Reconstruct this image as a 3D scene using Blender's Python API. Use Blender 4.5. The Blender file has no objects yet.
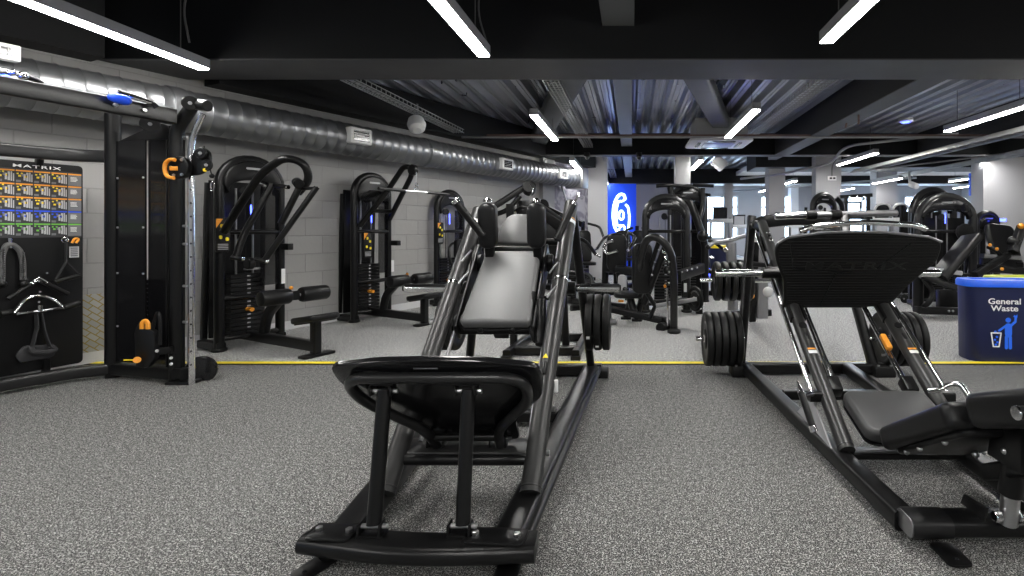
import bpy, bmesh, math, random
from mathutils import Vector, Matrix
random.seed(7)
V = Vector
SC = bpy.context.scene
COL = SC.collection
PI = math.pi
# ------------------------------------------------------------------ camera model
F, CX, CY, H = 520.0, 632.0, 230.0, 1.2
def at(px, py, Y):
    return V(((px-CX)/F*Y, Y, H-(py-CY)/F*Y))
def flr(px, py, z=0.0):
    Y = (H-z)*F/(py-CY)
    return V(((px-CX)/F*Y, Y, z))

# ------------------------------------------------------------------ materials
MATS = {}
def mat(name, col, rough=.5, metal=0.0, bump=None, emit=None, coat=0.0, alpha=None, spec=None, trans=0.0):
    m = bpy.data.materials.new(name); m.use_nodes = True
    nt = m.node_tree; b = nt.nodes['Principled BSDF']
    b.inputs['Base Color'].default_value = (*col, 1)
    b.inputs['Roughness'].default_value = rough
    b.inputs['Metallic'].default_value = metal
    if coat: b.inputs['Coat Weight'].default_value = coat; b.inputs['Coat Roughness'].default_value = .08
    if spec is not None: b.inputs['Specular IOR Level'].default_value = spec
    if trans: b.inputs['Transmission Weight'].default_value = trans
    if emit:
        b.inputs['Emission Color'].default_value = (*emit[0], 1)
        b.inputs['Emission Strength'].default_value = emit[1]
    if alpha is not None: b.inputs['Alpha'].default_value = alpha
    if bump:
        sc, st = bump
        tc = nt.nodes.new('ShaderNodeTexCoord'); n = nt.nodes.new('ShaderNodeTexNoise')
        n.inputs['Scale'].default_value = sc; n.inputs['Detail'].default_value = 4
        bp = nt.nodes.new('ShaderNodeBump'); bp.inputs['Strength'].default_value = st
        bp.inputs['Distance'].default_value = .01
        nt.links.new(tc.outputs['Object'], n.inputs['Vector'])
        nt.links.new(n.outputs['Fac'], bp.inputs['Height'])
        nt.links.new(bp.outputs['Normal'], b.inputs['Normal'])
        rr = nt.nodes.new('ShaderNodeMapRange')
        rr.inputs['To Min'].default_value = max(0, rough-.07); rr.inputs['To Max'].default_value = min(1, rough+.07)
        nt.links.new(n.outputs['Fac'], rr.inputs['Value']); nt.links.new(rr.outputs['Result'], b.inputs['Roughness'])
    MATS[name] = m
    return m
mat('frame_black', (.006,.006,.0063), .3, 0, spec=.28)
mat('rail_grey', (.045,.045,.045), .36, .5)
mat('gloss_black', (.008,.008,.009), .18, 0)
mat('satin_tube', (.012,.012,.0125), .3, 0, spec=.45)
mat('vinyl', (.008,.008,.0085), .36, 0, (220,.05), spec=.28)
mat('vinyl_sheen', (.13,.13,.131), .36, 0, (220,.08))  # dark vinyl made pale: lamp reflection on the pads painted into the colour
mat('vinyl_faint_sheen', (.055,.055,.056), .36, 0, spec=.35)  # seat copy of the vinyl, with a weaker sheen in its colour
mat('rubber', (.007,.007,.007), .45, 0, spec=.3)
mat('plastic', (.007,.007,.0075), .36, spec=.3)
mat('ribbed_rubber', (.006,.006,.006), .45, 0, spec=.3)
mat('chrome', (.82,.82,.83), .12, 1)
mat('steel', (.55,.55,.56), .3, 1)
mat('dull_steel', (.35,.35,.36), .4, 1)
mat('orange', (.85,.33,.03), .4)
mat('yellow', (.9,.68,.02), .5)
mat('line_yellow', (.95,.8,.03), .5)
mat('white_plastic', (.75,.75,.75), .45)
mat('white_mark', (.8,.8,.8), .6)
mat('blue', (.02,.09,.75), .4)
mat('grip_blue', (.01,.08,.8), .35)
mat('navy', (.006,.010,.055), .4)
mat('bin_blue', (.01,.12,.82), .35)
mat('bin_lime', (.55,.65,.06), .4)
mat('icon_blue', (.02,.16,.95), .5)
mat('text_white', (.9,.9,.9), .5)
mat('text_grey', (.45,.45,.47), .5)
mat('emboss', (.012,.012,.012), .3)
mat('grey_print', (.16,.16,.17), .5)
mat('print_dark', (.03,.03,.033), .5)
mat('green_print', (.16,.5,.06), .5)
mat('lamp_body', (.32,.32,.33), .45, .2)
mat('lamp', (1,1,1), .5, emit=((1,.985,.95), 36))
mat('neon', (1,1,1), .5, emit=((.6,.85,1), 2.2))
mat('sign_glow', (.01,.06,.6), .5, emit=((.01,.07,1), .16))  # painted blue wall; the neon's light on it is put in as emission
mat('blue_led', (.1,.1,1), .5, emit=((.05,.08,1), 5))
mat('screen', (.01,.01,.012), .12)
mat('sky_panel', (.8,.9,1), .5, emit=((.62,.8,1), 3.2))
mat('smoked', (.006,.006,.007), .06, alpha=.6, spec=.35)
mat('deep_smoked', (.006,.006,.007), .08, alpha=.86, spec=.35)
mat('wire', (.12,.12,.12), .5, .4)
mat('dark_paint', (.006,.0063,.0072), .6, 0, spec=.25)
mat('ceil_dark', (.005,.0053,.006), .7, 0, spec=.2)
mat('lit_soffit', (.07,.07,.073), .6, 0, (3,.05))  # beam undersides paler than the sides: their lit look is in the colour
mat('beam_grey', (.10,.105,.11), .55, 0, (4,.08))
mat('beam_blue', (.22,.24,.27), .5, .2, (4,.1))
mat('white_paint', (.66,.66,.67), .65, 0, (6,.04))
mat('pale_grey', (.36,.36,.375), .65)
mat('grey_paint', (.3,.3,.31), .65, 0, (6,.04))
mat('galv', (.55,.56,.59), .3, .8, (5,.1))
mat('duct_metal', (.25,.255,.265), .36, .85, (5,.1))
mat('tray', (.4,.4,.38), .4, .8)
mat('pipe_brown', (.12,.07,.06), .5)
mat('strap', (.03,.03,.032), .8)
mat('rope', (.1,.1,.1), .8)
mat('tan_print', (.5,.4,.2), .5)

def n_new(nt, t): return nt.nodes.new(t)
def floor_mat(name, base, fleck, thr, sc=135):
    m = bpy.data.materials.new(name); m.use_nodes = True; nt = m.node_tree
    b = nt.nodes['Principled BSDF']; b.inputs['Roughness'].default_value = .7
    b.inputs['Specular IOR Level'].default_value = .3
    L = nt.links.new
    tc = n_new(nt,'ShaderNodeTexCoord')
    def speck(scale, t, w):
        ns = n_new(nt,'ShaderNodeTexNoise'); ns.inputs['Scale'].default_value = scale; ns.inputs['Detail'].default_value = 1.5; ns.inputs['Roughness'].default_value = .6
        L(tc.outputs['Object'], ns.inputs['Vector'])
        mr = n_new(nt,'ShaderNodeMapRange'); mr.inputs['From Min'].default_value = t; mr.inputs['From Max'].default_value = t+w
        L(ns.outputs['Fac'], mr.inputs['Value']); return mr.outputs['Result']
    s1 = speck(sc, thr, .035); s2 = speck(sc*2, thr+.01, .035)
    mx = n_new(nt,'ShaderNodeMath'); mx.operation='MAXIMUM'; L(s1,mx.inputs[0]); L(s2,mx.inputs[1])
    tone = n_new(nt,'ShaderNodeTexNoise'); tone.inputs['Scale'].default_value = 40; L(tc.outputs['Object'], tone.inputs['Vector'])
    tm = n_new(nt,'ShaderNodeMapRange'); tm.inputs['From Min'].default_value=.35; tm.inputs['From Max'].default_value=.65; tm.inputs['To Min'].default_value=.45; tm.inputs['To Max'].default_value=1
    L(tone.outputs['Fac'], tm.inputs['Value'])
    m2 = n_new(nt,'ShaderNodeMath'); m2.operation='MULTIPLY'; L(mx.outputs[0],m2.inputs[0]); L(tm.outputs['Result'],m2.inputs[1])
    c = n_new(nt,'ShaderNodeMix'); c.data_type='RGBA'; c.inputs['A'].default_value=(*base,1); c.inputs['B'].default_value=(*fleck,1)
    L(m2.outputs[0], c.inputs['Factor']); L(c.outputs['Result'], b.inputs['Base Color'])
    MATS[name] = m
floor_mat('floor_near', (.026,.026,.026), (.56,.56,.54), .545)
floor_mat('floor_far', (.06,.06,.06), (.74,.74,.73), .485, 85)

def block_mat(name, c1, c2, rot, patt=False):
    m = bpy.data.materials.new(name); m.use_nodes = True; nt = m.node_tree
    b = nt.nodes['Principled BSDF']; b.inputs['Roughness'].default_value = .6
    tc = n_new(nt,'ShaderNodeTexCoord'); mp = n_new(nt,'ShaderNodeMapping')
    L = nt.links.new
    # object coords of the wall: x along wall, z up -> brick x,y
    sx = n_new(nt,'ShaderNodeSeparateXYZ'); cx = n_new(nt,'ShaderNodeCombineXYZ')
    L(tc.outputs['Object'], sx.inputs[0]); L(sx.outputs['X'], cx.inputs['X']); L(sx.outputs['Z'], cx.inputs['Y'])
    br = n_new(nt,'ShaderNodeTexBrick')
    br.inputs['Scale'].default_value = 1; br.inputs['Brick Width'].default_value = .44; br.inputs['Row Height'].default_value = .225
    br.inputs['Mortar Size'].default_value = .005; br.inputs['Mortar Smooth'].default_value = .4
    br.inputs['Color1'].default_value = (*c1,1); br.inputs['Color2'].default_value = (*c2,1)
    br.inputs['Mortar'].default_value = (c1[0]*.84,c1[1]*.84,c1[2]*.84,1)
    L(cx.outputs[0], br.inputs['Vector'])
    ns = n_new(nt,'ShaderNodeTexNoise'); ns.inputs['Scale'].default_value = 18; ns.inputs['Detail'].default_value = 6
    L(tc.outputs['Object'], ns.inputs['Vector'])
    mth = n_new(nt,'ShaderNodeMath'); mth.operation='MULTIPLY_ADD'; mth.inputs[1].default_value=.35
    L(ns.outputs['Fac'], mth.inputs[0])
    inv = n_new(nt,'ShaderNodeMath'); inv.operation='SUBTRACT'; inv.inputs[0].default_value=1
    L(br.outputs['Fac'], inv.inputs[1]); L(inv.outputs[0], mth.inputs[2])
    bp = n_new(nt,'ShaderNodeBump'); bp.inputs['Strength'].default_value=.7; bp.inputs['Distance'].default_value=.012
    L(mth.outputs[0], bp.inputs['Height']); L(bp.outputs['Normal'], b.inputs['Normal'])
    L(br.outputs['Color'], b.inputs['Base Color'])
    MATS[name] = m
block_mat('block_wall', (.37,.365,.355), (.345,.34,.33), 0)

def mural_mat():
    m = bpy.data.materials.new('mural'); m.use_nodes=True; nt=m.node_tree; b=nt.nodes['Principled BSDF']
    b.inputs['Roughness'].default_value=.6
    tc=n_new(nt,'ShaderNodeTexCoord'); ns=n_new(nt,'ShaderNodeTexNoise'); ns.inputs['Scale'].default_value=3.2; ns.inputs['Detail'].default_value=9; ns.inputs['Distortion'].default_value=1.4
    cr=n_new(nt,'ShaderNodeValToRGB'); e=cr.color_ramp.elements
    e[0].position=.42; e[0].color=(.2,.19,.24,1); e[1].position=.56; e[1].color=(.42,.41,.46,1)
    nt.links.new(tc.outputs['Object'],ns.inputs['Vector']); nt.links.new(ns.outputs['Fac'],cr.inputs['Fac']); nt.links.new(cr.outputs['Color'],b.inputs['Base Color'])
    MATS['mural']=m
mural_mat()
def tread_mat():
    m = bpy.data.materials.new('tread_print'); m.use_nodes=True; nt=m.node_tree; b=nt.nodes['Principled BSDF']
    b.inputs['Roughness'].default_value=.35; b.inputs['Metallic'].default_value=.5
    tc=n_new(nt,'ShaderNodeTexCoord'); w=n_new(nt,'ShaderNodeTexBrick')
    mp=n_new(nt,'ShaderNodeMapping'); mp.inputs['Rotation'].default_value=(0,0,PI/4)
    sx=n_new(nt,'ShaderNodeSeparateXYZ'); cx=n_new(nt,'ShaderNodeCombineXYZ'); nt.links.new(tc.outputs['Object'],sx.inputs[0]); nt.links.new(sx.outputs['Y'],cx.inputs['X']); nt.links.new(sx.outputs['Z'],cx.inputs['Y'])
    w.inputs['Brick Width'].default_value=.08; w.inputs['Row Height'].default_value=.045; w.inputs['Mortar Size'].default_value=.004; w.inputs['Scale'].default_value=1
    w.inputs['Color1'].default_value=(.5,.5,.46,1); w.inputs['Color2'].default_value=(.4,.4,.38,1); w.inputs['Mortar'].default_value=(.35,.26,.07,1)
    nt.links.new(cx.outputs[0],mp.inputs['Vector']); nt.links.new(mp.outputs['Vector'],w.inputs['Vector']); nt.links.new(w.outputs['Color'],b.inputs['Base Color'])
    MATS['tread_print']=m
tread_mat()

# ------------------------------------------------------------------ mesh builder
def fillet(pts, r, n=5):
    pts = [V(p) for p in pts]; out = [pts[0]]
    for i in range(1, len(pts)-1):
        a, b, c = pts[i-1], pts[i], pts[i+1]
        d1 = (a-b); d2 = (c-b); l1 = d1.length; l2 = d2.length
        d1.normalize(); d2.normalize()
        rr = r[i-1] if isinstance(r, (list, tuple)) else r
        t = min(rr, l1*.49, l2*.49)
        p0 = b+d1*t; p1 = b+d2*t
        for k in range(n+1):
            u = k/n
            out.append(p0*(1-u)**2 + b*2*u*(1-u) + p1*u*u)
    out.append(pts[-1])
    return out
def circ(r, n=14): return [(r*math.cos(2*PI*k/n), r*math.sin(2*PI*k/n)) for k in range(n)]
def rrect(w, h, r=None, n=3):
    r = min(w,h)*.2 if r is None else min(r, w/2-1e-5, h/2-1e-5)
    o = []
    for cx, cy, a in ((w/2-r,h/2-r,0),(-w/2+r,h/2-r,PI/2),(-w/2+r,-h/2+r,PI),(w/2-r,-h/2+r,1.5*PI)):
        for k in range(n+1):
            t = a+PI/2*k/n; o.append((cx+r*math.cos(t), cy+r*math.sin(t)))
    return o
def offset_poly(pts, d):
    n = len(pts); out = []
    area = sum(pts[i][0]*pts[(i+1)%n][1]-pts[(i+1)%n][0]*pts[i][1] for i in range(n))
    s = 1 if area > 0 else -1
    for i in range(n):
        p0, p1, p2 = V(pts[i-1]), V(pts[i]), V(pts[(i+1)%n])
        e1 = (p1-p0); e2 = (p2-p1)
        if e1.length < 1e-7 or e2.length < 1e-7: out.append(tuple(p1)); continue
        e1.normalize(); e2.normalize()
        n1 = V((e1.y,-e1.x))*s; n2 = V((e2.y,-e2.x))*s
        nn = n1+n2
        if nn.length < 1e-4: nn = n1
        else: nn = nn/ (nn.length_squared/2) if nn.length_squared > .8 else nn/.4
        out.append((p1.x+nn.x*d, p1.y+nn.y*d))
    return out
def frame(origin, xdir, ydir):
    x = V(xdir).normalized(); y = V(ydir); y = (y - x*y.dot(x)).normalized(); z = x.cross(y)
    m = Matrix.Identity(4)
    for i in range(3): m[i][0]=x[i]; m[i][1]=y[i]; m[i][2]=z[i]; m[i][3]=V(origin)[i]
    return m
class MB:
    def __init__(s): s.v=[]; s.f=[]
    def add(s, vs, fs, M=None):
        o = len(s.v)
        s.v += [(M @ V(p)) if M else V(p) for p in vs]
        s.f += [tuple(i+o for i in f) for f in fs]
        return s
    def sweep(s, pts, prof, up=None, closed=False, scale=None):
        pts = [V(p) for p in pts]; n = len(pts); m = len(prof); vs = []
        T = []
        for i in range(n):
            if closed: t = pts[(i+1)%n]-pts[i-1]
            else: t = pts[min(i+1,n-1)]-pts[max(i-1,0)]
            T.append(t.normalized())
        if up is None:
            u = V((0,0,1)) if abs(T[0].z) < .9 else V((1,0,0))
            N = (u - T[0]*u.dot(T[0])).normalized()
        for i in range(n):
            if up is None:
                N = (N - T[i]*N.dot(T[i])).normalized(); S = T[i].cross(N); NN = N
            else:
                U = V(up); S = T[i].cross(U).normalized(); NN = S.cross(T[i])
            sc = scale[i] if scale else 1
            # miter
            for a, b in prof: vs.append(pts[i]+S*a*sc+NN*b*sc)
        fs = []
        for i in range(n if closed else n-1):
            j = (i+1) % n
            for k in range(m):
                l = (k+1) % m
                fs.append((i*m+k, i*m+l, j*m+l, j*m+k))
        if not closed:
            fs.append(tuple(reversed(range(m)))); fs.append(tuple((n-1)*m+k for k in range(m)))
        return s.add(vs, fs)
    def tube(s, pts, r, seg=12, bend=None, closed=False, up=None):
        if bend: pts = fillet(pts, bend)
        return s.sweep(pts, circ(r, seg), up, closed)
    def bar(s, p0, p1, w, h, up=(0,0,1), r=None):
        p0=V(p0); p1=V(p1); t=(p1-p0).normalized()
        if abs(t.dot(V(up)))>.98: up=(0,1,0)
        return s.sweep([p0,p1], rrect(w,h,r if r is not None else min(w,h)*.18), up)
    def box(s, c, size, M=None, r=None):
        c=V(c); x,y,z=size
        r = min(size)*.12 if r is None else r
        return s.prism(rrect(x,y,r,2), z, Matrix.Translation(c-V((0,0,z/2))) if M is None else M@Matrix.Translation(c-V((0,0,z/2))), bevel=min(r,z*.3))
    def cube(s, lo, hi, M=None):
        a,b,c=lo; d,e,f=hi
        return s.add([(a,b,c),(d,b,c),(d,e,c),(a,e,c),(a,b,f),(d,b,f),(d,e,f),(a,e,f)],
                     [(3,2,1,0),(4,5,6,7),(0,1,5,4),(1,2,6,5),(2,3,7,6),(3,0,4,7)], M)
    def prism(s, poly, h, M=None, bevel=0, nb=2, top_crown=0):
        n=len(poly)
        area = sum(poly[i][0]*poly[(i+1)%n][1]-poly[(i+1)%n][0]*poly[i][1] for i in range(n))
        if area<0: poly=list(reversed(poly))
        rings=[]
        if bevel>0:
            b=min(bevel,h*.49)
            for k in range(nb+1):
                a=PI/2*k/nb; rings.append((b*(1-math.sin(a)), b*(1-math.cos(a))))
            rr=[(o,z) for o,z in rings]
            rings = rr+[(o,h-z) for o,z in reversed(rr)]
        else: rings=[(0,0),(0,h)]
        vs=[]
        for o,z in rings:
            pp = offset_poly(poly,-o) if o>1e-6 else poly
            vs += [(p[0],p[1],z) for p in pp]
        fs=[]
        for i in range(len(rings)-1):
            for k in range(n):
                l=(k+1)%n; fs.append((i*n+k,i*n+l,(i+1)*n+l,(i+1)*n+k))
        fs.append(tuple(reversed(range(n)))); e=(len(rings)-1)*n; fs.append(tuple(e+k for k in range(n)))
        return s.add(vs,fs,M)
    def lathe(s, prof, p0, axis, seg=28, ring=False):
        a=V(axis).normalized(); u=V((0,0,1)) if abs(a.z)<.9 else V((1,0,0))
        x=(u-a*u.dot(a)).normalized(); y=a.cross(x); p0=V(p0); vs=[]; m=len(prof)
        for k in range(seg):
            t=2*PI*k/seg
            for d,r in prof: vs.append(p0+a*d+(x*math.cos(t)+y*math.sin(t))*r)
        fs=[]
        for k in range(seg):
            l=(k+1)%seg
            for j in range(m-1): fs.append((k*m+j,l*m+j,l*m+j+1,k*m+j+1))
            if ring: fs.append((k*m+m-1,l*m+m-1,l*m,k*m))
        if ring: return s.add(vs,fs)
        if prof[0][1]>1e-6: fs.append(tuple(reversed([k*m for k in range(seg)])))
        if prof[-1][1]>1e-6: fs.append(tuple(k*m+m-1 for k in range(seg)))
        return s.add(vs,fs)
    def cyl(s, p0, p1, r, seg=18, b=None):
        p0=V(p0);p1=V(p1);L=(p1-p0).length; b=min(r*.12,L*.3) if b is None else b
        return s.lathe([(0,r-b),(b,r),(L-b,r),(L,r-b)],p0,p1-p0,seg)
    def roller(s, p0, p1, r, seg=20):
        p0=V(p0);p1=V(p1);L=(p1-p0).length; b=r*.3
        return s.lathe([(0,r-b),(b*.35,r-b*.3),(b,r),(L-b,r),(L-b*.35,r-b*.3),(L,r-b)],p0,p1-p0,seg)
    def ball(s, c, r, seg=12):
        return s.lathe([(-r*math.cos(PI*k/8), max(1e-7,r*math.sin(PI*k/8))) for k in range(9)], c, (0,0,1), seg)
    def bolt(s, c, axis, r=.012, h=.012):
        a=V(axis).normalized(); return s.cyl(V(c), V(c)+a*h, r, 8)

def setp(o, label=None, cat=None, group=None, kind=None):
    if label: o['label']=label
    if cat: o['category']=cat
    if group: o['group']=group
    if kind: o['kind']=kind
    return o
def link(name, mb, m, parent=None, M=None, angle=35):
    me = bpy.data.meshes.new(name)
    inv = None
    if M is None and parent is not None:
        W = parent.matrix_basis.copy(); p = parent.parent
        while p: W = p.matrix_basis @ W; p = p.parent
        inv = W.inverted()
    elif M is not None: inv = M.inverted()
    vs = [(inv @ v) if inv else v for v in mb.v]
    me.from_pydata([tuple(v) for v in vs], [], mb.f)
    me.validate()
    bm=bmesh.new(); bm.from_mesh(me); bmesh.ops.recalc_face_normals(bm, faces=bm.faces); bm.to_mesh(me); bm.free()
    me.shade_smooth()
    try: me.set_sharp_from_angle(angle=math.radians(angle))
    except Exception: pass
    me.materials.append(MATS[m] if isinstance(m, str) else m)
    o = bpy.data.objects.new(name, me); COL.objects.link(o)
    if parent is not None: o.parent = parent
    if M is not None and parent is None: o.matrix_basis = M
    return o
def thing(name, label, cat, loc, rotz=0, group=None):
    o = bpy.data.objects.new(name, None); COL.objects.link(o)
    o.empty_display_size=.1
    o.matrix_basis = Matrix.Translation(V(loc)) @ Matrix.Rotation(rotz,4,'Z')
    return setp(o, label, cat, group)
def solid(name, mb, m, label, cat, group=None):      # one-mesh thing; origin at its base centre
    lo = V((min(v.x for v in mb.v), min(v.y for v in mb.v), min(v.z for v in mb.v)))
    hi = V((max(v.x for v in mb.v), max(v.y for v in mb.v), max(v.z for v in mb.v)))
    o = link(name, mb, m, None, Matrix.Translation(((lo.x+hi.x)/2,(lo.y+hi.y)/2,lo.z)))
    return setp(o, label, cat, group)
def struct(name, mb, m, M=None):
    return setp(link(name, mb, m, None, M), kind='structure')
def part(name, mb, m, parent, label=None):
    o = link(name, mb, m, parent)
    if label: o['label']=label
    return o
def copy_tree(o, parent=None):
    c = o.copy(); COL.objects.link(c)
    if parent is not None: c.parent = parent
    for ch in list(o.children): copy_tree(ch, c)
    return c
def text_mb(txt, size, M, depth=.002, bold=0.0, align='CENTER', sx=1.0, shear=0.0, spacing=1.0):
    cu = bpy.data.curves.new('txt','FONT'); cu.body=txt; cu.size=size; cu.extrude=depth; cu.offset=bold
    cu.align_x=align; cu.align_y='CENTER'; cu.space_character=spacing; cu.shear=shear; cu.space_line=.85
    o = bpy.data.objects.new('txt',cu); COL.objects.link(o)
    dg = bpy.context.evaluated_depsgraph_get(); me = o.evaluated_get(dg).to_mesh()
    mb = MB(); S = Matrix.Diagonal((sx,1,1,1))
    mb.add([v.co.copy() for v in me.vertices],[tuple(p.vertices) for p in me.polygons], M@S)
    o.evaluated_get(dg).to_mesh_clear(); bpy.data.objects.remove(o); bpy.data.curves.remove(cu)
    return mb
# ------------------------------------------------------------------ the room
WD = V((.4217,.9067,0)); WN = V((.9067,-.4217,0))     # along the block wall, and out of it into the room
def wallx(Y): return -7.08+.465*Y
def wpt(Y, off=0.0, z=0.0):                            # point on the wall at depth Y, off metres out of it
    return V((wallx(Y), Y, z)) + WN*off
def WM(Y, off=0.0, z=0.0):
    m = Matrix.Identity(4); o = wpt(Y, off, z)
    for i in range(3): m[i][0]=WD[i]; m[i][1]=-WN[i]; m[i][2]=(0,0,1)[i]; m[i][3]=o[i]
    return m
def wl(Ya, Yb): return (Yb-Ya)/.9067
T0 = -3.5
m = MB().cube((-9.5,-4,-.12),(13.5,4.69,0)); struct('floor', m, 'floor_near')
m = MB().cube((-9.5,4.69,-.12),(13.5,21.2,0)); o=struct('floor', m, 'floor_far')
m = MB().cube((-4.86,4.66,0),(13.4,4.73,.004)); struct('trim_1', m, 'line_yellow')
m = MB().cube((-4.88,4.625,0),(13.4,4.66,.003)); struct('trim_2', m, 'dark_paint')
m = MB(); m.cube((0,0,0),(wl(T0,11.0),.2,3.5)); 
struct('wall_left', MB().cube((0,0,0),(wl(T0,11.0),.2,3.5), WM(T0)), 'block_wall', WM(T0))
struct('wall_left', MB().cube((0,0,0),(wl(11.4,12.9),.2,3.5), WM(11.4)), 'mural', WM(11.4))
struct('baseboard_left', MB().cube((0,-.02,0),(wl(T0,11.0),0,.1), WM(T0)), 'white_paint', WM(T0))
struct('trim_3', MB().cube((0,-.1,0),(wl(11.0,11.4),.2,3.2), WM(11.0)), 'grey_paint')
struct('column', MB().cube((-1.09,12.85,0),(-.62,13.3,3.2)), 'white_paint')
struct('wall_left', MB().cube((-.95,13.3,0),(-.8,21,3.2)), 'white_paint')
# back wall with window openings
wins = [(3.0,4.3),(5.2,6.5),(8.6,10.0),(11.0,12.3)]
m = MB(); x0=-1.0; zb,zt=.85,2.58
for a,b in wins:
    m.cube((x0,21,0),(a,21.2,3.2)); m.cube((a,21,0),(b,21.2,zb)); m.cube((a,21,zt),(b,21.2,3.2)); x0=b
m.cube((x0,21,0),(13.5,21.2,3.2)); struct('wall_back', m, 'pale_grey')
for i,(a,b) in enumerate(wins):
    m = MB(); w=.06
    m.cube((a,21.03,zb),(a+w,21.12,zt)); m.cube((b-w,21.03,zb),(b,21.12,zt)); m.cube((a,21.03,zb),(b,21.12,zb+w)); m.cube((a,21.03,zt-w),(b,21.12,zt))
    m.cube(((a+b)/2-.03,21.03,zb),((a+b)/2+.03,21.12,zt)); m.cube((a,21.03,2.1),(b,21.12,2.15))
    w_=struct('window_%d'%(i+1), m, 'white_plastic')
struct('wall_right', MB().cube((13.3,-4,0),(13.5,21,3.5)), 'pale_grey')
struct('wall_front', MB().cube((-9.5,-4.2,0),(13.5,-4,3.5)), 'grey_paint')
# ceilings
struct('ceiling', MB().cube((-9.5,-4,3.5),(13.5,4.9,3.62)), 'ceil_dark')
def deck(x0,x1,y0,y1,z,pitch=.24,d=.11):
    m=MB(); prof=[]; x=x0
    while x<x1:
        prof += [(x,z),(x+pitch*.12,z+d),(x+pitch*.28,z+d),(x+pitch*.3,z+d*.82),(x+pitch*.34,z+d),(x+pitch*.48,z+d),(x+pitch*.6,z),(x+pitch*.78,z),(x+pitch*.8,z+d*.16),(x+pitch*.84,z)]; x+=pitch
    vs=[(a,y0,b) for a,b in prof]+[(a,y1,b) for a,b in prof]; n=len(prof)
    m.add(vs,[(i,i+1,n+i+1,n+i) for i in range(n-1)])
    return m
struct('ceiling', deck(-3.9,13.3,5.2,21,3.2), 'galv')
struct('ceiling', MB().cube((-6,4.9,3.5),(13.5,21.2,3.62)), 'ceil_dark')
struct('ceiling', MB().cube((3.4,13.6,2.98),(13.3,21,3.1)), 'white_paint')
struct('ceiling', MB().cube((-.8,17.4,2.98),(3.4,21,3.1)), 'white_paint')
def beam(name, lo, hi, side='dark_paint', under='lit_soffit', t=.012):
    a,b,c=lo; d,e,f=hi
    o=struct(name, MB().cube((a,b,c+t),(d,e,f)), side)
    u=part('lit_soffit_face', MB().cube((a,b,c),(d,e,c+t)), under, o)
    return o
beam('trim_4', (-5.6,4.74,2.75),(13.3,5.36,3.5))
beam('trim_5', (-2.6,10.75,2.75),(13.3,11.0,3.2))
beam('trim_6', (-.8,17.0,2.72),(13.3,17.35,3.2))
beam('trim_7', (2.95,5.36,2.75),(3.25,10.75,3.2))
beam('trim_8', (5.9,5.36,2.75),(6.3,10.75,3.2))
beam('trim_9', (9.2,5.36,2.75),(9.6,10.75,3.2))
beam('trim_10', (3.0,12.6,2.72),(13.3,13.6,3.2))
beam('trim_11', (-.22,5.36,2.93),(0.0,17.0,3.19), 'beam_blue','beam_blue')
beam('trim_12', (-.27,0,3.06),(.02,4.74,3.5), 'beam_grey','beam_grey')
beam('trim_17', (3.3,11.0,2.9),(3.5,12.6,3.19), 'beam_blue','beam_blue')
# bulkhead above the duct
struct('trim_13', MB().cube((0,-.27,2.72),(wl(5.5,12.8),0,3.2), WM(5.5)), 'dark_paint')
struct('trim_14', MB().cube((0,-.27,2.72),(wl(-1,4.7),0,3.5), WM(-1)), 'dark_paint')
# diagonal bracing beams
m=MB().bar((-.5,5.4,3.06),(-1.95,10.8,3.06),.34,.2); struct('trim_15', m, 'beam_grey')
m=MB().bar((.55,5.4,3.06),(1.62,9.3,3.06),.3,.2); struct('trim_16', m, 'beam_grey')
# columns
def column(a,b,y0,y1,zt,mt='white_paint',cap=None):
    o=struct('column', MB().cube((a,y0,0),(b,y1,zt)), mt)
    if cap: part('cap', MB().cube((a-.01,y0-.01,zt-cap),(b+.01,y1,zt+.01)), 'grey_paint', o)
column(.93,1.26,11.2,11.5,3.0)
column(3.1,3.38,17.36,17.6,2.98,'pale_grey')
column(3.4,3.8,12.9,13.3,2.72,'pale_grey')
column(4.35,4.95,12.3,12.58,2.95,'pale_grey')
column(7.05,7.65,15,15.4,2.98,'pale_grey')
column(7.5,9.6,11.1,11.5,3.2,'pale_grey')
column(10.6,11.2,10.2,11.0,3.2,'grey_paint')
column(6.3,6.6,20.6,20.99,2.98)
# ------------------------------------------------------------------ duct
DUCT_OFF=.36; DZ=2.35
def dpt(Y,z=0,off=0): return wpt(Y,DUCT_OFF+off,0)+V((0,0,DZ+z))
t=thing('ventilation_duct','long round galvanised metal duct hung along the block wall','duct',dpt(0.6,-.21))
L=wl(.6,11.7); prof=[(0,.2)]; s=.0
while s<L:
    prof += [(s,.2),(s+.012,.2075),(s+.024,.2)]; s+=.13
prof.append((L,.2))
part('pipe', MB().lathe(prof, dpt(.6), WD, 32), 'duct_metal', t)
for Y in (5.1,7.9,11.0):
    part('joint_collar', MB().cyl(dpt(Y)-WD*.06, dpt(Y)+WD*.06, .216, 32, .006), 'duct_metal', t)
part('end_cap', MB().box((0,0,0),(.3,.46,.46), frame(dpt(11.85),WD,WN)), 'dull_steel', t)
def grille(Y,w,h,off,z=0):
    c=dpt(Y,z,off); g=part('air_outlet', MB().box((0,0,0),(w,h,.14), frame(c,WD,(0,0,1))), 'white_plastic', t)
    part('outlet_opening', MB().cube((-w*.36,-h*.32,.07),(w*.36,h*.32,.073), frame(c,WD,(0,0,1))), 'screen', g)
    m=MB()
    for k in range(5): m.cube((-w*.36,-h*.3+k*h*.14,.072),(w*.36,-h*.27+k*h*.14,.08), frame(c,WD,(0,0,1)))
    part('slats', m, 'dull_steel', g)
grille(6.75,.3,.2,.2,.02); grille(9.35,.3,.2,.2,.0); grille(11.0,.26,.18,.2,0)
t2=thing('air_diffuser','white rectangular diffuser on top of the duct at the far left','vent',wpt(3.95,.5,2.5))
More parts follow.
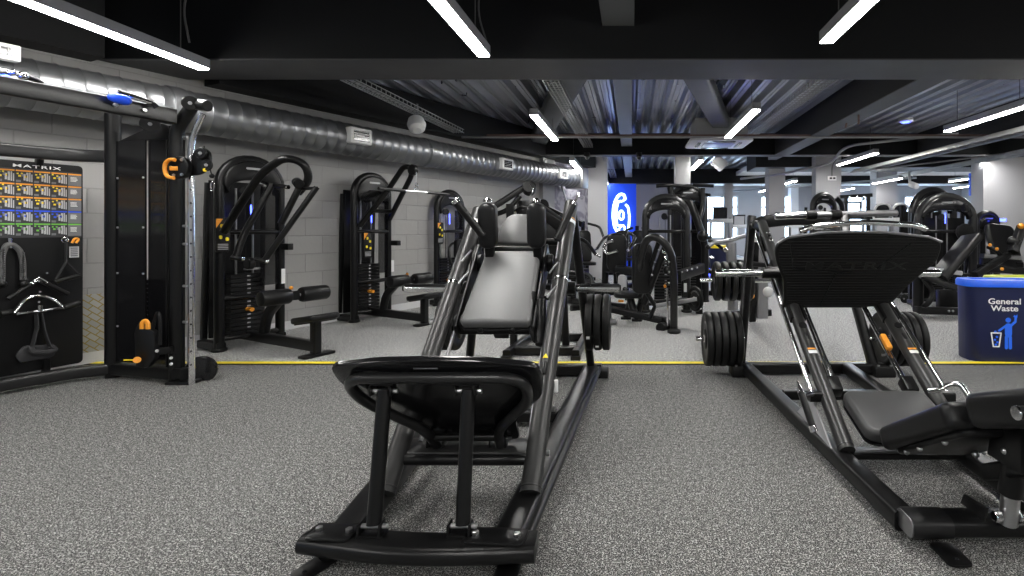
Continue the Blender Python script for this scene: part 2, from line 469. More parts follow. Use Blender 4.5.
M=frame(wpt(4.0,.62,2.51),WD,(0,0,1))
part('frame', MB().box((0,0,0),(.34,.12,.08),M),'white_plastic',t2)
m=MB(); m.cube((-.12,-.028,.04),(.12,.028,.043),M); part('opening',m,'screen',t2)
m=MB()
for k in range(6): m.cube((-.1+k*.04,-.028,.042),(-.093+k*.04,.028,.047),M)
part('vanes',m,'white_plastic',t2)
t2=thing('air_diffuser','white flat box hanging below the duct at the far left','vent',wpt(3.95,.6,2.3))
M=frame(wpt(3.98,.6,2.33),WD,(0,0,1))
part('box', MB().box((0,0,0),(.36,.09,.2),M),'white_plastic',t2); part('underside_bar', MB().box((-.24,-.01,.0),(.14,.06,.18),M),'dull_steel',t2)
# thin strut leaning on the mural wall
solid('strut', MB().bar(wpt(11.55,.06,2.5),wpt(12.3,.06,1.1),.05,.03,WN), 'dull_steel','thin pale metal strut slanting down the mural wall below the duct','strut')
# ------------------------------------------------------------------ pendant lights
def pendant(x, y0, y1, label, z=2.65, wires=True):
    t=thing('linear_light',label,'light',(x,(y0+y1)/2,z),0,'slim linear pendant lights')
    part('housing', MB().cube((x-.052,y0,z+.012),(x+.052,y1,z+.095)), 'lamp_body', t)
    part('diffuser', MB().cube((x-.046,y0+.01,z),(x+.046,y1-.01,z+.0125)), 'lamp', t)
    if wires:
        for yy in (y0+.25,y1-.25):
            part('suspension_wire', MB().tube([(x,yy,z+.09),(x,yy,3.49 if yy<4.7 else (3.26 if (yy<13.6 or x<3) and not (yy>17.4) else 2.985))],.004,6), 'wire', t)
    return t
P_=[(-3.88,1.7,4.72,'very long slim pendant light over the cable machine at top left'),
 (-1.24,1.9,4.36,'slim pendant light in the top centre, in front of the large dark beam'),
 (1.51,1.7,4.05,'slim pendant light right of centre, nearest above the leg press'),
 (-1.25,6.6,8.45,'slim pendant light behind the beam, left of the central blue joist'),
 (1.51,6.3,8.2,'slim pendant light beside the ceiling air conditioning cassette'),
 (-1.19,10.3,12.2,'small far pendant light above the end of the duct'),
 (1.45,10.9,12.6,'small far pendant light just right of the central white column'),
 (-1.0+.2,15.6,17,'tiny bright pendant light in front of the blue neon wall'),
 (4.66,6.0,7.7,'slim pendant light at the right edge, brightest on the right side'),
 (4.65,9.9,11.7,'slim pendant light above the column with the socket'),
 (7.5,8.9,11.2,'slim pendant light at the right edge in front of the wide right column'),
 (6.83,13.2,14.7,'slim pendant light above the treadmills, left of the ceiling camera'),
 (9.6,14.0,15.7,'slim pendant light in front of the blue framed window'),
 (10.9,15.6,17.6,'short pendant light just below the blue framed window light'),
 (4.85,15.4,17,'slim pendant light between the two middle white columns'),
 (4.75,17.7,19.3,'small farthest pendant light left of the middle white columns'),
 (7.5,17.6,18.9,'tiny far pendant light right of the socket column')]
for x,a,b,l in P_:
    z={-1.19:2.55,6.83:2.5}.get(x,2.65)
    if b>17.5: z=2.6
    t=pendant(x,a,b,l,z, wires=True)
for x in (4.65,7.5,10.4):
    pendant(x,1.5,3.9,'slim pendant light hanging over the near floor')
for x in (-3.88,-1.24,1.51,4.65,7.5):
    pendant(x,-2.6,.2,'slim pendant light behind the viewpoint')
# hanging flex on lights
solid('cable', MB().tube(fillet([(-3.66,4.3,2.75),(-3.72,4.3,3.05),(-3.62,4.3,3.3),(-3.3,4.25,3.4)],.2),.008,8),'wire','thin curled cable hanging beside the long top left light','cable')
solid('cable', MB().tube(fillet([(-1.2,4.3,2.75),(-1.28,4.3,3.0),(-1.22,4.3,3.45)],.2),.007,8),'wire','thin cable above the end of the top centre light','cable')
# ------------------------------------------------------------------ services
def basket(name,label,pts,w,h,pitch=.1,mt='tray',ladder=False):
    t=MB(); p0,p1=V(pts[0]),V(pts[1]); d=(p1-p0).normalized(); s=d.cross(V((0,0,1))).normalized(); L=(p1-p0).length
    for a in (-1,1):
        t.bar(p0+s*a*w/2,p1+s*a*w/2,.012,h if ladder else .012); 
        if not ladder: t.bar(p0+s*a*w/2+V((0,0,h)),p1+s*a*w/2+V((0,0,h)),.01,.01)
    if not ladder:
        for a in (-.25,0,.25): t.bar(p0+s*a*w,p1+s*a*w,.007,.007)
    k=0
    while k<L:
        c=p0+d*k; t.bar(c-s*w/2,c+s*w/2,.01 if not ladder else .03,.008 if not ladder else .015)
        if not ladder:
            for a in (-1,1): t.bar(c+s*a*w/2,c+s*a*w/2+V((0,0,h)),.008,.008,(0,1,0))
        k+=pitch
    return solid(name,t,mt,label,'cable tray')
basket('cable_tray','wire cable tray running back above the duct beside the bulkhead',[(-2.95,5.4,2.76),(-2.78,8.35,2.76)],.16,.05)
basket('cable_tray','wire cable tray left of the central joist',[(-.93,5.4,2.9),(-.9,10.7,2.9)],.18,.06)
basket('cable_tray','wire cable tray in the far bay above the neon wall',[(-.6,11.05,2.9),(-.6,16.9,2.9)],.18,.06,.2)
basket('cable_tray','wire cable tray right of the air conditioning cassette',[(2.25,5.4,2.92),(2.15,10.7,2.92)],.2,.06)
basket('cable_ladder','ladder cable tray running back over the right side bins',[(5.55,5.5,2.6),(5.4,12.4,2.6)],.26,.07,.2,ladder=True)
basket('cable_ladder','second ladder cable tray farther right',[(7.1,9.0,2.6),(6.9,14.4,2.6)],.24,.06,.25,ladder=True)
solid('cable_tray', MB().add(*[(lambda q:(q.v,q.f))(MB().bar((-3.4,3.9,3.35),(-2.7,4.3,3.35),.22,.03))][0]), 'tray','short metal tray hanging near the top left light','cable tray')
solid('pipe', MB().tube([(-2.75,8.4,2.7),(12.9,8.4,2.7)],.018,8),'dull_steel','long thin horizontal pipe crossing below the ribbed deck','pipe')
solid('pipe', MB().tube([(-2.4,8.6,2.76),(12.9,8.6,2.76)],.022,8),'pipe_brown','long thin brown pipe crossing just behind the grey one','pipe')
solid('pipe', MB().tube(fillet([(3.05,7.0,2.62),(3.05,7.0,2.95),(3.1,7.35,2.98),(3.12,7.6,2.7)],.12),.015,8),'pipe_brown','brown bent dropper pipe by the right deep beam','pipe')
solid('pipe', MB().tube(fillet([(4.85,6.4,2.55),(4.85,6.4,3.05),(5.15,6.6,3.07),(5.2,6.8,2.8)],.15),.015,8),'pipe_brown','brown bent dropper pipe above the right edge light','pipe')
solid('conduit', MB().tube(fillet([(2.55,12.2,2.4),(3.3,11.2,2.42),(3.9,10.1,2.5),(3.9,9.6,2.75),(5.4,8.6,2.8)],.3),.025,8),'dull_steel','pale bent conduit sweeping up to the smoke sensor','conduit')
solid('conduit', MB().tube([(5.0,11.9,2.52),(8.9,7.5,2.72)],.016,8),'dull_steel','long straight pale conduit slanting over the right side','conduit')
solid('conduit', MB().tube([(3.6,19,2.62),(7.6,13.9,2.60)],.03,8),'beam_blue','long bluish conduit behind the socket column','conduit')
t=thing('smoke_sensor','oval white sensor with a blue light on the deck at right','sensor',(4.0,7.6,2.74))
c=V((4.0,7.6,2.78)); part('base',MB().cyl(c,c+V((0,0,.05)),.1),'white_plastic',t); part('light_ring',MB().cyl(c-V((0,0,.012)),c,.06),'blue_led',t)
t=thing('air_conditioner','square white ceiling cassette air conditioner','air conditioner',(1.55,9.4,2.76))
M=Matrix.Translation((1.55,9.4,2.74))
part('panel',MB().prism(rrect(1.1,.95,.08),.05,M,.02),'white_plastic',t)
part('casing',MB().cube((-.45,-.42,.05),(.45,.42,.4),M),'grey_paint',t)
part('intake_grille',MB().prism(rrect(.55,.5,.04),.012,Matrix.Translation((1.55,9.4,2.73)),.004),'dull_steel',t)
for k in range(4):
    R=Matrix.Translation((1.55,9.4,2.733))@Matrix.Rotation(k*PI/2,4,'Z')
    part('vent_slot',MB().cube((-.25,.33,-.002),(.25,.39,.008),R),'screen',t)
# wall speaker / projector by duct
t=thing('loudspeaker','small white round loudspeaker hanging under the bulkhead left of centre','speaker',(-2.9,7.0,2.55))
c=V((-2.9,7.0,2.62)); part('body',MB().lathe([(-.09,.07),(-.08,.1),(0,.12),(.08,.1),(.12,.05)],c,(.3,-.5,-.75)),'white_plastic',t)
part('bracket',MB().tube([c,c+V((0,.02,.28))],.015,8),'dull_steel',t)
for (px,py,Y,l) in ((587,160,10.6,'left dome security camera under the rear beam'),(639,160,10.6,'right dome security camera under the rear beam')):
    c=at(px,py-3,Y); t=thing('dome_camera',l,'camera',c-V((0,0,.08)))
    part('base',MB().cyl(c-V((0,0,0)),c+V((0,0,.09)),.06),'plastic',t); part('dome',MB().ball(c,.055),'gloss_black',t)
c=at(719,163,11.6); t=thing('projector','white projector hanging in the far bay behind the central column','projector',c-V((0,0,.2)))
part('body',MB().box((0,0,0),(.3,.3,.24),Matrix.Translation(c)@Matrix.Rotation(.7,4,'Y')),'white_plastic',t); part('pole',MB().tube([c,c+V((0,0,.45))],.02,8),'dull_steel',t)
c=at(910,184,12.2)
t=thing('bullet_camera','white bullet camera on the ceiling left of the right hand towers','camera',c-V((0,0,.1)))
part('body',MB().roller(c,c+V((.05,-.22,-.08)),.07),'white_plastic',t); part('mount',MB().tube([c,c+V((0,.05,.3))],.03,8),'white_plastic',t)
c=V((4.72,12.29,2.42)); t=thing('wall_socket','small twin socket box with cable on the white column','socket',c-V((0,0,.06)))
part('plate',MB().cube((-.1,-.03,-.05),(.1,0,.05),Matrix.Translation(c)),'white_plastic',t); part('plugs',MB().cube((-.06,-.05,-.02),(-.01,-.03,.02),Matrix.Translation(c)).cube((.02,-.05,-.02),(.07,-.03,.02),Matrix.Translation(c)),'plastic',t)
part('cable',MB().tube(fillet([c+V((0,-.02,.05)),c+V((0,-.02,.3)),c+V((.1,-.02,.45))],.1),.01,6),'wire',t)
# ------------------------------------------------------------------ neon wall
SW=16.0
M=Matrix.Identity(4)
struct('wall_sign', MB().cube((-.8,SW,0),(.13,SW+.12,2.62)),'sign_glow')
struct('trim_18', MB().cube((-.82,SW-.02,0),(-.79,SW+.1,2.66)),'white_paint')
t=thing('neon_sign','glowing white neon emblem on the blue wall','neon sign',at(622,240,SW-.05))
def neon(pts,r=.03,br=.12):
    r*=.8
    q=[at(600+x/6.78,175+y/6.78,SW-.06) for x,y in pts]
    part('neon_tube', MB().tube(fillet(q,br,4),r,8),'neon',t)
neon([(170,165),(165,135),(140,128),(115,150),(92,210),(88,290),(100,360),(130,400),(150,415)],.05)
neon([(170,165),(150,180),(125,175),(112,230),(108,290),(118,345),(150,340)],.035)
neon([(172,200),(190,215),(200,280),(195,360),(172,410),(150,415)],.04)
neon([(145,240),(130,255),(128,290),(145,305),(160,290),(160,255),(145,240)],.035,.08)
neon([(150,340),(165,345),(170,370),(150,395),(130,385),(130,360),(150,345)],.03,.08)
struct('wall_back', MB().cube((.13,18.2,0),(1.9,18.35,2.98)),'pale_grey')
struct('wall_back', MB().cube((1.9,18.2,0),(2.0,21,2.98)),'white_paint')
# blue framed high window and screen
t=thing('wall_sign_box','bright blue panel with a white strip high on the far right wall','sign',(9.6,13.9,2.1))
part('frame',MB().cube((9.05,13.9,2.12),(9.95,13.98,2.72)),'blue',t)
m=MB()
for k in range(4): m.cube((9.3+k*.14,13.88,2.3),(9.42+k*.14,13.9,2.55))
part('lettering',m,'neon',t)
t=thing('lit_screen','tall dark screen with blue light stripes behind the right hand towers','screen',(9.4,13.0,.9))
part('housing',MB().cube((8.72,13.0,.0),(9.4,13.06,2.0)),'screen',t)
m=MB()
for k in range(4): m.cube((8.8+k*.15,12.99,.9),(8.84+k*.15,13.0,1.95))
part('light_stripes',m,'blue_led',t)
# ------------------------------------------------------------------ weight plates
def make_plate(label, r=.225, th=.056, face=1):
    """bumper plate, axis along x, origin at its left face centre"""
    t = thing('weight_plate', label, 'weight plate', (0,0,0))
    prof=[(0,.03),(0,.075),(.006,.085),(.012,.09),(.012,r*.72),(.004,r*.8),(0,r*.84),(0,r-.012),(.006,r-.003),(.014,r),(th-.014,r),(th-.006,r-.003),(th,r-.012),(th,r*.84),(th-.004,r*.8),(th-.012,r*.72),(th-.012,.09),(th-.006,.085),(th,.075),(th,.03)]
    part('disc', MB().lathe(prof,(0,0,0),(1,0,0),40,True),'rubber',t)
    part('hub', MB().lathe([(-.001,.026),(-.001,.032),(th+.001,.032),(th+.001,.026)],(0,0,0),(1,0,0),20,True),'steel',t)
    for sx in (0,th):
        for k in (0,1):
            a=PI*k+.6
            c=V((sx,math.cos(a)*r*.92*.5,math.sin(a)*r*.5))
    a=-.75
    c=V((th/2,-math.cos(a)*(r+.0004),math.sin(a)*(r+.0004)))
    part('weight_mark', MB().box((0,0,0),(th*.45,.022,.003),frame(c,(1,0,0),(0,math.sin(a),math.cos(a)))),'white_mark',t)
    for sx,nn in ((.0115,-1),(th-.0115,1)):
        M=frame((sx,0,0),(0,1,0) if nn>0 else (0,-1,0),(0,0,1))
        mb=MB()
        for k in range(16):
            a0=.55+k*.125; R=r*.56
            mb.prism([(R*math.cos(a0),R*math.sin(a0)),((R+.02)*math.cos(a0),(R+.02)*math.sin(a0)),((R+.02)*math.cos(a0+.07),(R+.02)*math.sin(a0+.07)),(R*math.cos(a0+.07),R*math.sin(a0+.07))],.0015,M)
        part('raised_lettering', mb,'dull_steel',t)
    return t
PL={}
def plates(xs, Y, z, r, labels, group, th=.056):
    for i,x in enumerate(xs):
        key=(r,th)
        if key not in PL: o=PL[key]=make_plate(labels[i],r,th)
        else: o=copy_tree(PL[key])
        o.matrix_basis=Matrix.Translation((x,Y,z))@Matrix.Rotation(i*.37+x,4,'X')
        setp(o,labels[i],'weight plate',group)
def clevis(t, c, w=.07, h=.05, axis=(1,0,0), up=(0,0,1), name='bracket'):
    c=V(c); a=V(axis).normalized(); u=V(up).normalized(); d=a.cross(u)
    b=MB()
    for s in (-1,1): b.prism([(-.028,-.01),(.028,-.01),(.02,h),(-.02,h)],.008,frame(c+a*(s*w/2-.004),d,u) if False else Matrix(frame(c+a*(s*w/2)-a*.004,d,u)),.002)
    b.box((0,0,0),(w+.01,.05,.008),frame(c+u*.004*(1 if h>0 else -1),a,d)); o=part(name,b,'frame_black',t)
    q=MB(); q.cyl(c+u*h*.7-a*(w/2+.014),c+u*h*.7+a*(w/2+.014),.009,8)
    part('bolt',q,'steel',o); return o
# ------------------------------------------------------------------ HACK SQUAT
t=hs=thing('hack_squat_machine','black hack squat machine with sloping guide rails and back pad painted pale with lamp sheen in the foreground','gym machine',(-.75,2.9,0))
fb=fillet([(-1.16,1.875,.090),(-.76,1.80,.090),(-.335,1.825,.090)],.4,8)
part('front_bar',MB().sweep(fb,rrect(.135,.062,.028,4),(0,0,1)),'frame_black',t)
for s,x,y,an in ((-1,-1.12,1.85,.35),(1,-.435,1.82,0)):
    M=Matrix.Translation((x,y,.004))@Matrix.Rotation(-an,4,'Z')
    ft=part('foot_tab',MB().prism(rrect(.085,.16,.02),.01,M,.003),'frame_black',t)
    part('bolt_hole',MB().cyl(M@V((0,-.05,.0085)),M@V((0,-.05,.0115)),.008,10),'screen',ft)
for x0,x1,y in ((-1.14,-.98,1.85),(-.585,-.37,1.825)):
    M=Matrix.Translation(((x0+x1)/2,y,.120))@Matrix.Rotation(-.08,4,'Z')
    mp=part('mounting_plate',MB().prism(rrect(x1-x0,.1,.02),.009,M,.003),'frame_black',t)
    for q in (-.35,.35): part('bolt',MB().cyl(M@V(((x1-x0)*q,0,.008)),M@V(((x1-x0)*q,0,.022)),.013,6),'steel',mp)
# base
part('base_rail',MB().bar((-1.06,1.86,.06),(-1.30,4.26,.06),.12,.085,r=.02),'frame_black',t)
part('base_rail',MB().bar((-.455,1.84,.06),(-.335,4.26,.06),.12,.085,r=.02),'frame_black',t)
part('rear_crossbar',MB().bar((-1.46,4.27,.055),(-.25,4.27,.055),.09,.09,r=.015),'frame_black',t)
for x in (-1.45,-.24): part('rubber_foot',MB().box((x,4.27,.03),(.09,.15,.06)),'rubber',t)
part('side_brace',MB().tube([(-.385,1.88,.07),(-.265,4.22,.075)],.02,12),'frame_black',t)
part('middle_crossbar',MB().bar((-1.28,3.2,.06),(-.36,3.2,.06),.08,.07),'frame_black',t)
# rails
RL=[(V((-1.035,2.17,.10)),V((-1.005,3.42,1.325))),(V((-.425,2.17,.10)),V((-.405,3.46,1.37)))]
for i,(a,b) in enumerate(RL):
    r_=part('guide_rail',MB().tube([a,b],.044,24),'rail_grey',t)
    d=(b-a).normalized()
    p=a+d*.03; part('weld_collar',MB().cyl(p-d*.012,p+d*.0,.0455,24),'rail_grey',r_)
    p=a+d*(1.12 if i==0 else 1.15); part('stop_ring',MB().cyl(p-d*.012,p+d*.012,.0448,24),'chrome',r_,'thin bright ring')
    p=a+d*1.62; part('upper_ring',MB().cyl(p-d*.02,p+d*.02,.0448,24),'white_mark' ,r_,'white ring near the top')
    if i==1:
        part('orange_band',MB().cyl(p+d*.021,p+d*.03,.0450,24),'orange',r_)
        q=a+d*.62+V((-.012,-.03,.03)); 
        part('warning_sticker',MB().prism([(-.014,0),(.014,0),(0,.026)],.0015,frame(q,(1,0,0),d)),'yellow',r_)
        part('stop_knob',MB().roller(q-d*.09+V((0,-.0,.0)),q-d*.02,.013,12),'plastic',r_)
    part('end_cap',MB().cyl(b,b+d*.015,.036,20),'plastic',r_)
    # toothed stop strip beside rail
    sx=.055 if i==0 else -.055
    part('guide_rod',MB().tube([a+V((sx,0,0))+d*.25+V((0,.05,-.05)),a+V((sx,0,0))+d*1.7+V((0,.05,-.05))],.010,12),'dull_steel',r_)
for x,y0,x1 in ((-.335,4.24,-.405),(-1.33,4.24,-1.005)):
    part('rear_post',MB().tube([(x,y0,.09),(x1,3.52,1.34)],.032,16),'frame_black',t)
part('top_crossbar',MB().tube([(-1.01,3.46,1.12),(-.40,3.48,1.12)],.025,14),'frame_black',t)
# crossbeam
part('crossbeam',MB().prism(rrect(.6,.17,.02),.035,Matrix.Translation((-.735,2.365,.19)),.008),'rail_grey',t)
part('crossbeam_lip',MB().tube([(-1.02,2.275,.195),(-.44,2.275,.195)],.024,14),'frame_black',t)
for x in (-1.07,-.39):
    for (y,z) in ((2.33,.20),(2.50,.34)): part('bolt',MB().cyl((x-.02,y,z),(x+.02,y,z),.013,8),'steel',t)
# footplate
FM=frame((-.735,1.915,.70),(-1,0,0),(0,.714,-.70))
fo=fillet([(-.0,-.035,0),(.2,-.027,0),(.385,.01,0),(.395,.11,0),(.375,.24,0),(.26,.42,0),(.23,.48,0),(.22,.66,0),(-.22,.66,0),(-.23,.48,0),(-.26,.42,0),(-.375,.24,0),(-.395,.11,0),(-.385,.01,0),(-.2,-.027,0),(-.0,-.035,0)],.035,3)
fo=[(p.x,p.y) for p in fo[:-1]]
fp=part('footplate',MB().prism(fo,.024,FM@Matrix.Translation((0,0,-.024)),.006),'gloss_black',t)
part('footplate_grip',MB().prism(offset_poly(fo,-.012),.006,FM@Matrix.Translation((0,0,-.03)),.002),'ribbed_rubber',fp)
part('slot',MB().prism(rrect(.09,.008,.003),.002,FM@Matrix.Translation((.03,.02,0))),'dull_steel',fp)
lp=[(-.14,.68,.045),(-.15,.50,.028),(-.335,.21,.028),(-.33,.04,.028),(.33,.04,.028),(.335,.21,.028),(.15,.50,.028),(.14,.68,.045)]
part('footplate_frame',MB().tube(fillet([FM@V(p) for p in lp],.09,6),.021,14),'satin_tube',t)
part('footplate_brace',MB().tube([FM@V((-.15,.56,.03)),FM@V((.15,.56,.03))],.017,12),'frame_black',t)
for x in (-.14,.14):
    p=FM@V((x,.66,.05)); clevis(t,(p.x,p.y-.0,.215),.07,.06)
for x0,x1 in ((-.915,-.93),(-.60,-.615)):
    part('support_post',MB().tube([(x0,1.845,.155),(x1,1.955,.60)],.026,18),'frame_black',t)
    clevis(t,(x0,1.84,.121),.075,.045); clevis(t,(x1,1.955,.63),.075,-.05)
# sled
sl=V((0,.7071,.7071)); nn=V((0,-.7071,.7071))
PMx=frame(V((-.728,2.75,.712))-nn*.065,(1,0,0),sl)
po=fillet([(-.19,0,0),(.185,0,0),(.175,.52,0),(-.147,.52,0),(-.19,0,0)],.03,3)
po=[(x+.0,y) for x,y in [(-.172,0)]+[(-.19,.02),(-.148,.51),(-.135,.525),(.165,.525),(.178,.51),(.187,.02),(.17,0)]]
bp=part('back_pad',MB().prism(po,.065,PMx,.022,4),'vinyl_sheen',t,'back pad with lamp sheen painted in')
for x in (-.09,.085): part('pad_bolt',MB().ball(PMx@V((x,.01,-.012)),.022),'plastic',bp)
part('pad_board',MB().prism(offset_poly(po,.004),.014,PMx@Matrix.Translation((0,0,-.014)),.003),'plastic',bp)
HM=frame((-.695,3.16,1.105),(1,0,0),(0,.42,.9))
ho=fillet([(-.135,0,0),(.125,0,0),(.118,.15,0),(.07,.205,0),(-.05,.212,0),(-.105,.16,0),(-.135,0,0)],.04,4)
ho=[(p.x,p.y) for p in ho[1:-1]]+[(-.13,.01)]
part('head_pad',MB().prism(ho,.055,HM@Matrix.Translation((0,0,-.03)),.018,3),'vinyl_sheen',t,'head pad with lamp sheen painted in')
part('head_rest_bar',MB().bar((-.87,3.145,1.082),(-.56,3.145,1.082),.05,.045,r=.015),'plastic',t)
for s,c in ((-1,V((-.845,3.05,1.225))),(1,V((-.56,3.05,1.225)))):
    M=frame(c,(1,0,0),V((-.09,-.08,1)))
    sh=part('shoulder_pad',MB().prism(rrect(.105,.265,.045,5),.105,M@Matrix.Translation((0,0,-.055)),.03,4),'vinyl',t)
    part('pad_knob',MB().lathe([(0,.028),(.012,.026),(.022,.012),(.024,0.0001)],M@V((0,.14,0)),(0,0,1),14),'chrome',sh)
    part('shoulder_arm',MB().bar((c.x,3.12,.98),(c.x,3.08,1.12),.05,.05),'frame_black',t)
# sled carriage
for x in (-.935,-.515):
    M=frame((x-.008,2.80,.64),(0,.7071,.7071),(0,.7071,-.7071))
    cp=part('carriage_plate',MB().prism(rrect(.62,.12,.02),.016,frame((x,3.02,.86),sl,(0,.7071,-.7071)),.003),'frame_black',t)
for x in (-.94,-.51):
    for u in (.1,.55): 
        c=V((x,2.78,.62))+sl*u
        part('roller_housing',MB().cyl(c-V((.03,0,0)),c+V((.03,0,0)),.045,18),'plastic',t)
for z_ in (0.05,.5): 
    p=V((0,2.82,.62))+sl*z_
    part('carriage_crossbar',MB().bar((-.98,p.y,p.z),(-.46,p.y,p.z),.06,.05),'frame_black',t)
part('carriage_spine',MB().bar(V((-.72,2.86,.62)),V((-.72,3.2,.98)),.08,.06),'frame_black',t)
for x0,x1,x2 in ((-1.40,-1.10,-.97),(-.075,-.345,-.46)):
    hn=part('plate_horn',MB().cyl((x0,3.2,.843),(x1,3.2,.843),.026,20,.006),'chrome',t,'chrome weight horn')
    part('horn_sleeve',MB().cyl((x1,3.2,.843),(x2,3.2,.843),.04,20,.006),'frame_black',hn)
    part('end_ring',MB().cyl((x0-.008 if x0<x1 else x0+.008,3.2,.843),(x0,3.2,.843),.02,16,.002),'plastic',hn)
# handles
hd=part('release_handle',MB().tube([at(457,203,2.95),at(483,236,3.0)],.022,14),'plastic',t); a=at(457,203,2.95); d=(a-at(483,236,3.0)).normalized()
part('handle_tip',MB().cyl(a,a+d*.025,.024,14),'chrome',hd,'bright handle tip')
hd=part('release_handle',MB().tube([at(573,205,3.1),at(557,240,3.02)],.022,14),'plastic',t); a=at(573,205,3.1); d=(a-at(557,240,3.02)).normalized()
part('handle_tip',MB().cyl(a,a+d*.02,.014,14),'chrome',hd); part('handle_pin',MB().tube([a+d*.02,at(578,196,3.1),at(579,192,3.12)],.006,8),'chrome',hd)
for px,py,Y in ((466,256,2.98),(463,278,2.9),(553,268,2.95),(551,292,2.85)):
    a=at(px,py,Y); part('catch_lever',MB().tube(fillet([a+V((-.02,-.01,-.03)),a,a+V((.03,.01,.035))],.015,4),.006,8),'dull_steel',t)
part('catch_hook',MB().tube(fillet([at(534,292,2.9),at(531,310,2.85),at(531,330,2.8),at(535,342,2.8),at(541,340,2.8)],.03,3),.014,8),'plastic',t)
part('yellow_tag',MB().box(tuple(at(541,314,2.85)),(.03,.004,.02)),'yellow',t)
part('damper',MB().cyl(at(541,300,2.9),at(541,345,2.75),.03,14),'frame_black',t)
part('white_label',MB().box(tuple(at(556,386,2.53)),(.02,.012,.06)),'white_mark',t)
# storage horns
for x0,x1 in ((-.34,-.12),(-1.32,-1.56)):
    part('storage_horn',MB().cyl((x0,4.02,.49),(x1,4.02,.49),.024,18,.004),'steel',t)
plates([-.352+k*.064 for k in range(3)],4.02,.49,.215,['black weight plate nearest the frame on the right of the hack squat','middle black weight plate on the right of the hack squat','outermost black weight plate on the right of the hack squat'],'plates stored on the hack squat',.056)
plates([-1.39,-1.455],4.02,.49,.215,['inner black plate half hidden behind the left rail of the hack squat','outer black plate half hidden behind the left rail of the hack squat'],'plates stored on the hack squat',.056)

# ------------------------------------------------------------------ LEG PRESS
t=lg=thing('leg_press_machine','black inclined leg press with large ribbed platform and reclined seat on the right','gym machine',(1.37,3.1,0))
fbm=MB().bar((1.055,1.995,.078),(1.76,1.995,.078),.12,.072,r=.028); part('front_bar',fbm,'frame_black',t)
part('bar_sleeve',MB().bar((1.05,1.995,.078),(1.2,1.995,.078),.128,.080,r=.032),'satin_tube',t)
part('bar_end_cap',MB().bar((1.044,1.995,.078),(1.05,1.995,.078),.118,.072,r=.028),'dull_steel',t)
for x in (1.17,1.65):
    M=Matrix.Translation((x,1.91,.004)); ft=part('foot_tab',MB().prism(rrect(.09,.14,.02),.01,M,.003),'frame_black',t)
    part('bolt_hole',MB().cyl(M@V((0,-.035,.0085)),M@V((0,-.035,.0115)),.008,10),'screen',ft)
part('base_rail',MB().bar((1.075,2.04,.06),(.945,4.3,.06),.095,.08,r=.02),'frame_black',t)
part('base_rail',MB().bar((1.665,2.04,.06),(1.78,4.3,.06),.095,.08,r=.02),'frame_black',t)
part('rear_crossbar',MB().bar((.88,4.32,.055),(2.10,4.32,.055),.09,.085,r=.015),'frame_black',t)
for x in (.90,2.06):
    f_=part('rear_foot',MB().box((x,4.31,.045),(.17,.19,.09)),'rubber',t)
    part('bolt',MB().cyl((x-.05,4.24,.088),(x-.05,4.24,.1),.012,8),'steel',f_); part('bolt',MB().cyl((x+.05,4.24,.088),(x+.05,4.24,.1),.012,8),'steel',f_)
lp_dir=V((0,1.64,1.11)).normalized()
for i,x in enumerate((1.07,1.668)):
    a=V((x,2.585,.10)); b=V((x,4.28,1.25))
    r_=part('guide_rail',MB().tube([a,b],.040,24),'rail_grey',t)
    part('weld_collar',MB().cyl(a+lp_dir*.02,a+lp_dir*.03,.0415,24),'rail_grey',r_)
    part('rail_cap',MB().cyl(b,b+lp_dir*.02,.04,20),'plastic',r_)
    n_=V((0,-lp_dir.z,lp_dir.y))
    for u,w_,h_,m_,nm in ((.62,.05,.022,'white_mark','warning_label'),(.645,.05,.012,'orange','label_band')):
        c=a+lp_dir*u+n_*.0385; part(nm,MB().prism(rrect(w_,h_,.002),.0022,frame(c,(1,0,0),lp_dir)),m_,r_)
    c=a+lp_dir*.84+n_*.037; part('round_cap',MB().cyl(c,c+n_*.006,.026,16),'plastic',r_)
    c=a+lp_dir*.75+n_*.036; part('oval_slot',MB().prism(rrect(.022,.055,.01),.005,frame(c,(1,0,0),lp_dir),.001),'plastic',r_)
    sx=-.075 if i==0 else .075
    part('chrome_guide_rod',MB().tube([a+V((sx,0,0))+lp_dir*.32,a+V((sx,0,0))+lp_dir*1.9],.014,14),'chrome',t)
    part('rod_bracket',MB().bar(a+V((sx*1.3,0,0))+lp_dir*.33,a+lp_dir*.33,.05,.05),'frame_black',t)
    ix=.085 if i==0 else -.085
    for k in (0,1):
        o_=V((ix-.02*k*(1 if i else -1),0,0))-n_*.05
        part('stop_rod',MB().tube([a+o_+lp_dir*.42,a+o_+lp_dir*1.75],.009,10),'chrome',t)
    c=a+V((ix,0,0))-n_*.05+lp_dir*.44
    part('stop_block',MB().box((0,0,0),(.07,.1,.07),frame(c,(1,0,0),lp_dir)),'plastic',t)
    if i==1:
        c=a+V((ix-.02,0,0))-n_*.02+lp_dir*.74
        part('orange_catch',MB().prism(rrect(.036,.12,.012),.03,frame(c,(1,0,0),lp_dir),.006),'orange',t,'orange safety catch')
    c=V((x,4.14,1.16)); part('bearing_block',MB().box((0,0,0),(.1,.16,.1),frame(c-n_*.06,(1,0,0),lp_dir)),'frame_black',t)
    for k in range(3): part('bolt',MB().cyl(c+n_*.036-lp_dir*(.03+.05*k),c+n_*.05-lp_dir*(.03+.05*k),.012,8),'chrome',t)
for x0,x1 in ((.90,1.075),(2.0,1.79)):
    part('rear_post',MB().bar((x0,4.32,.08),(x1,4.66,1.32),.075,.075,up=(0,-1,.3),r=.02),'frame_black',t)
arch=fillet([(1.06,4.5,1.22),(1.12,4.48,1.27),(1.42,4.46,1.305),(1.72,4.48,1.27),(1.80,4.5,1.22)],.15,5)
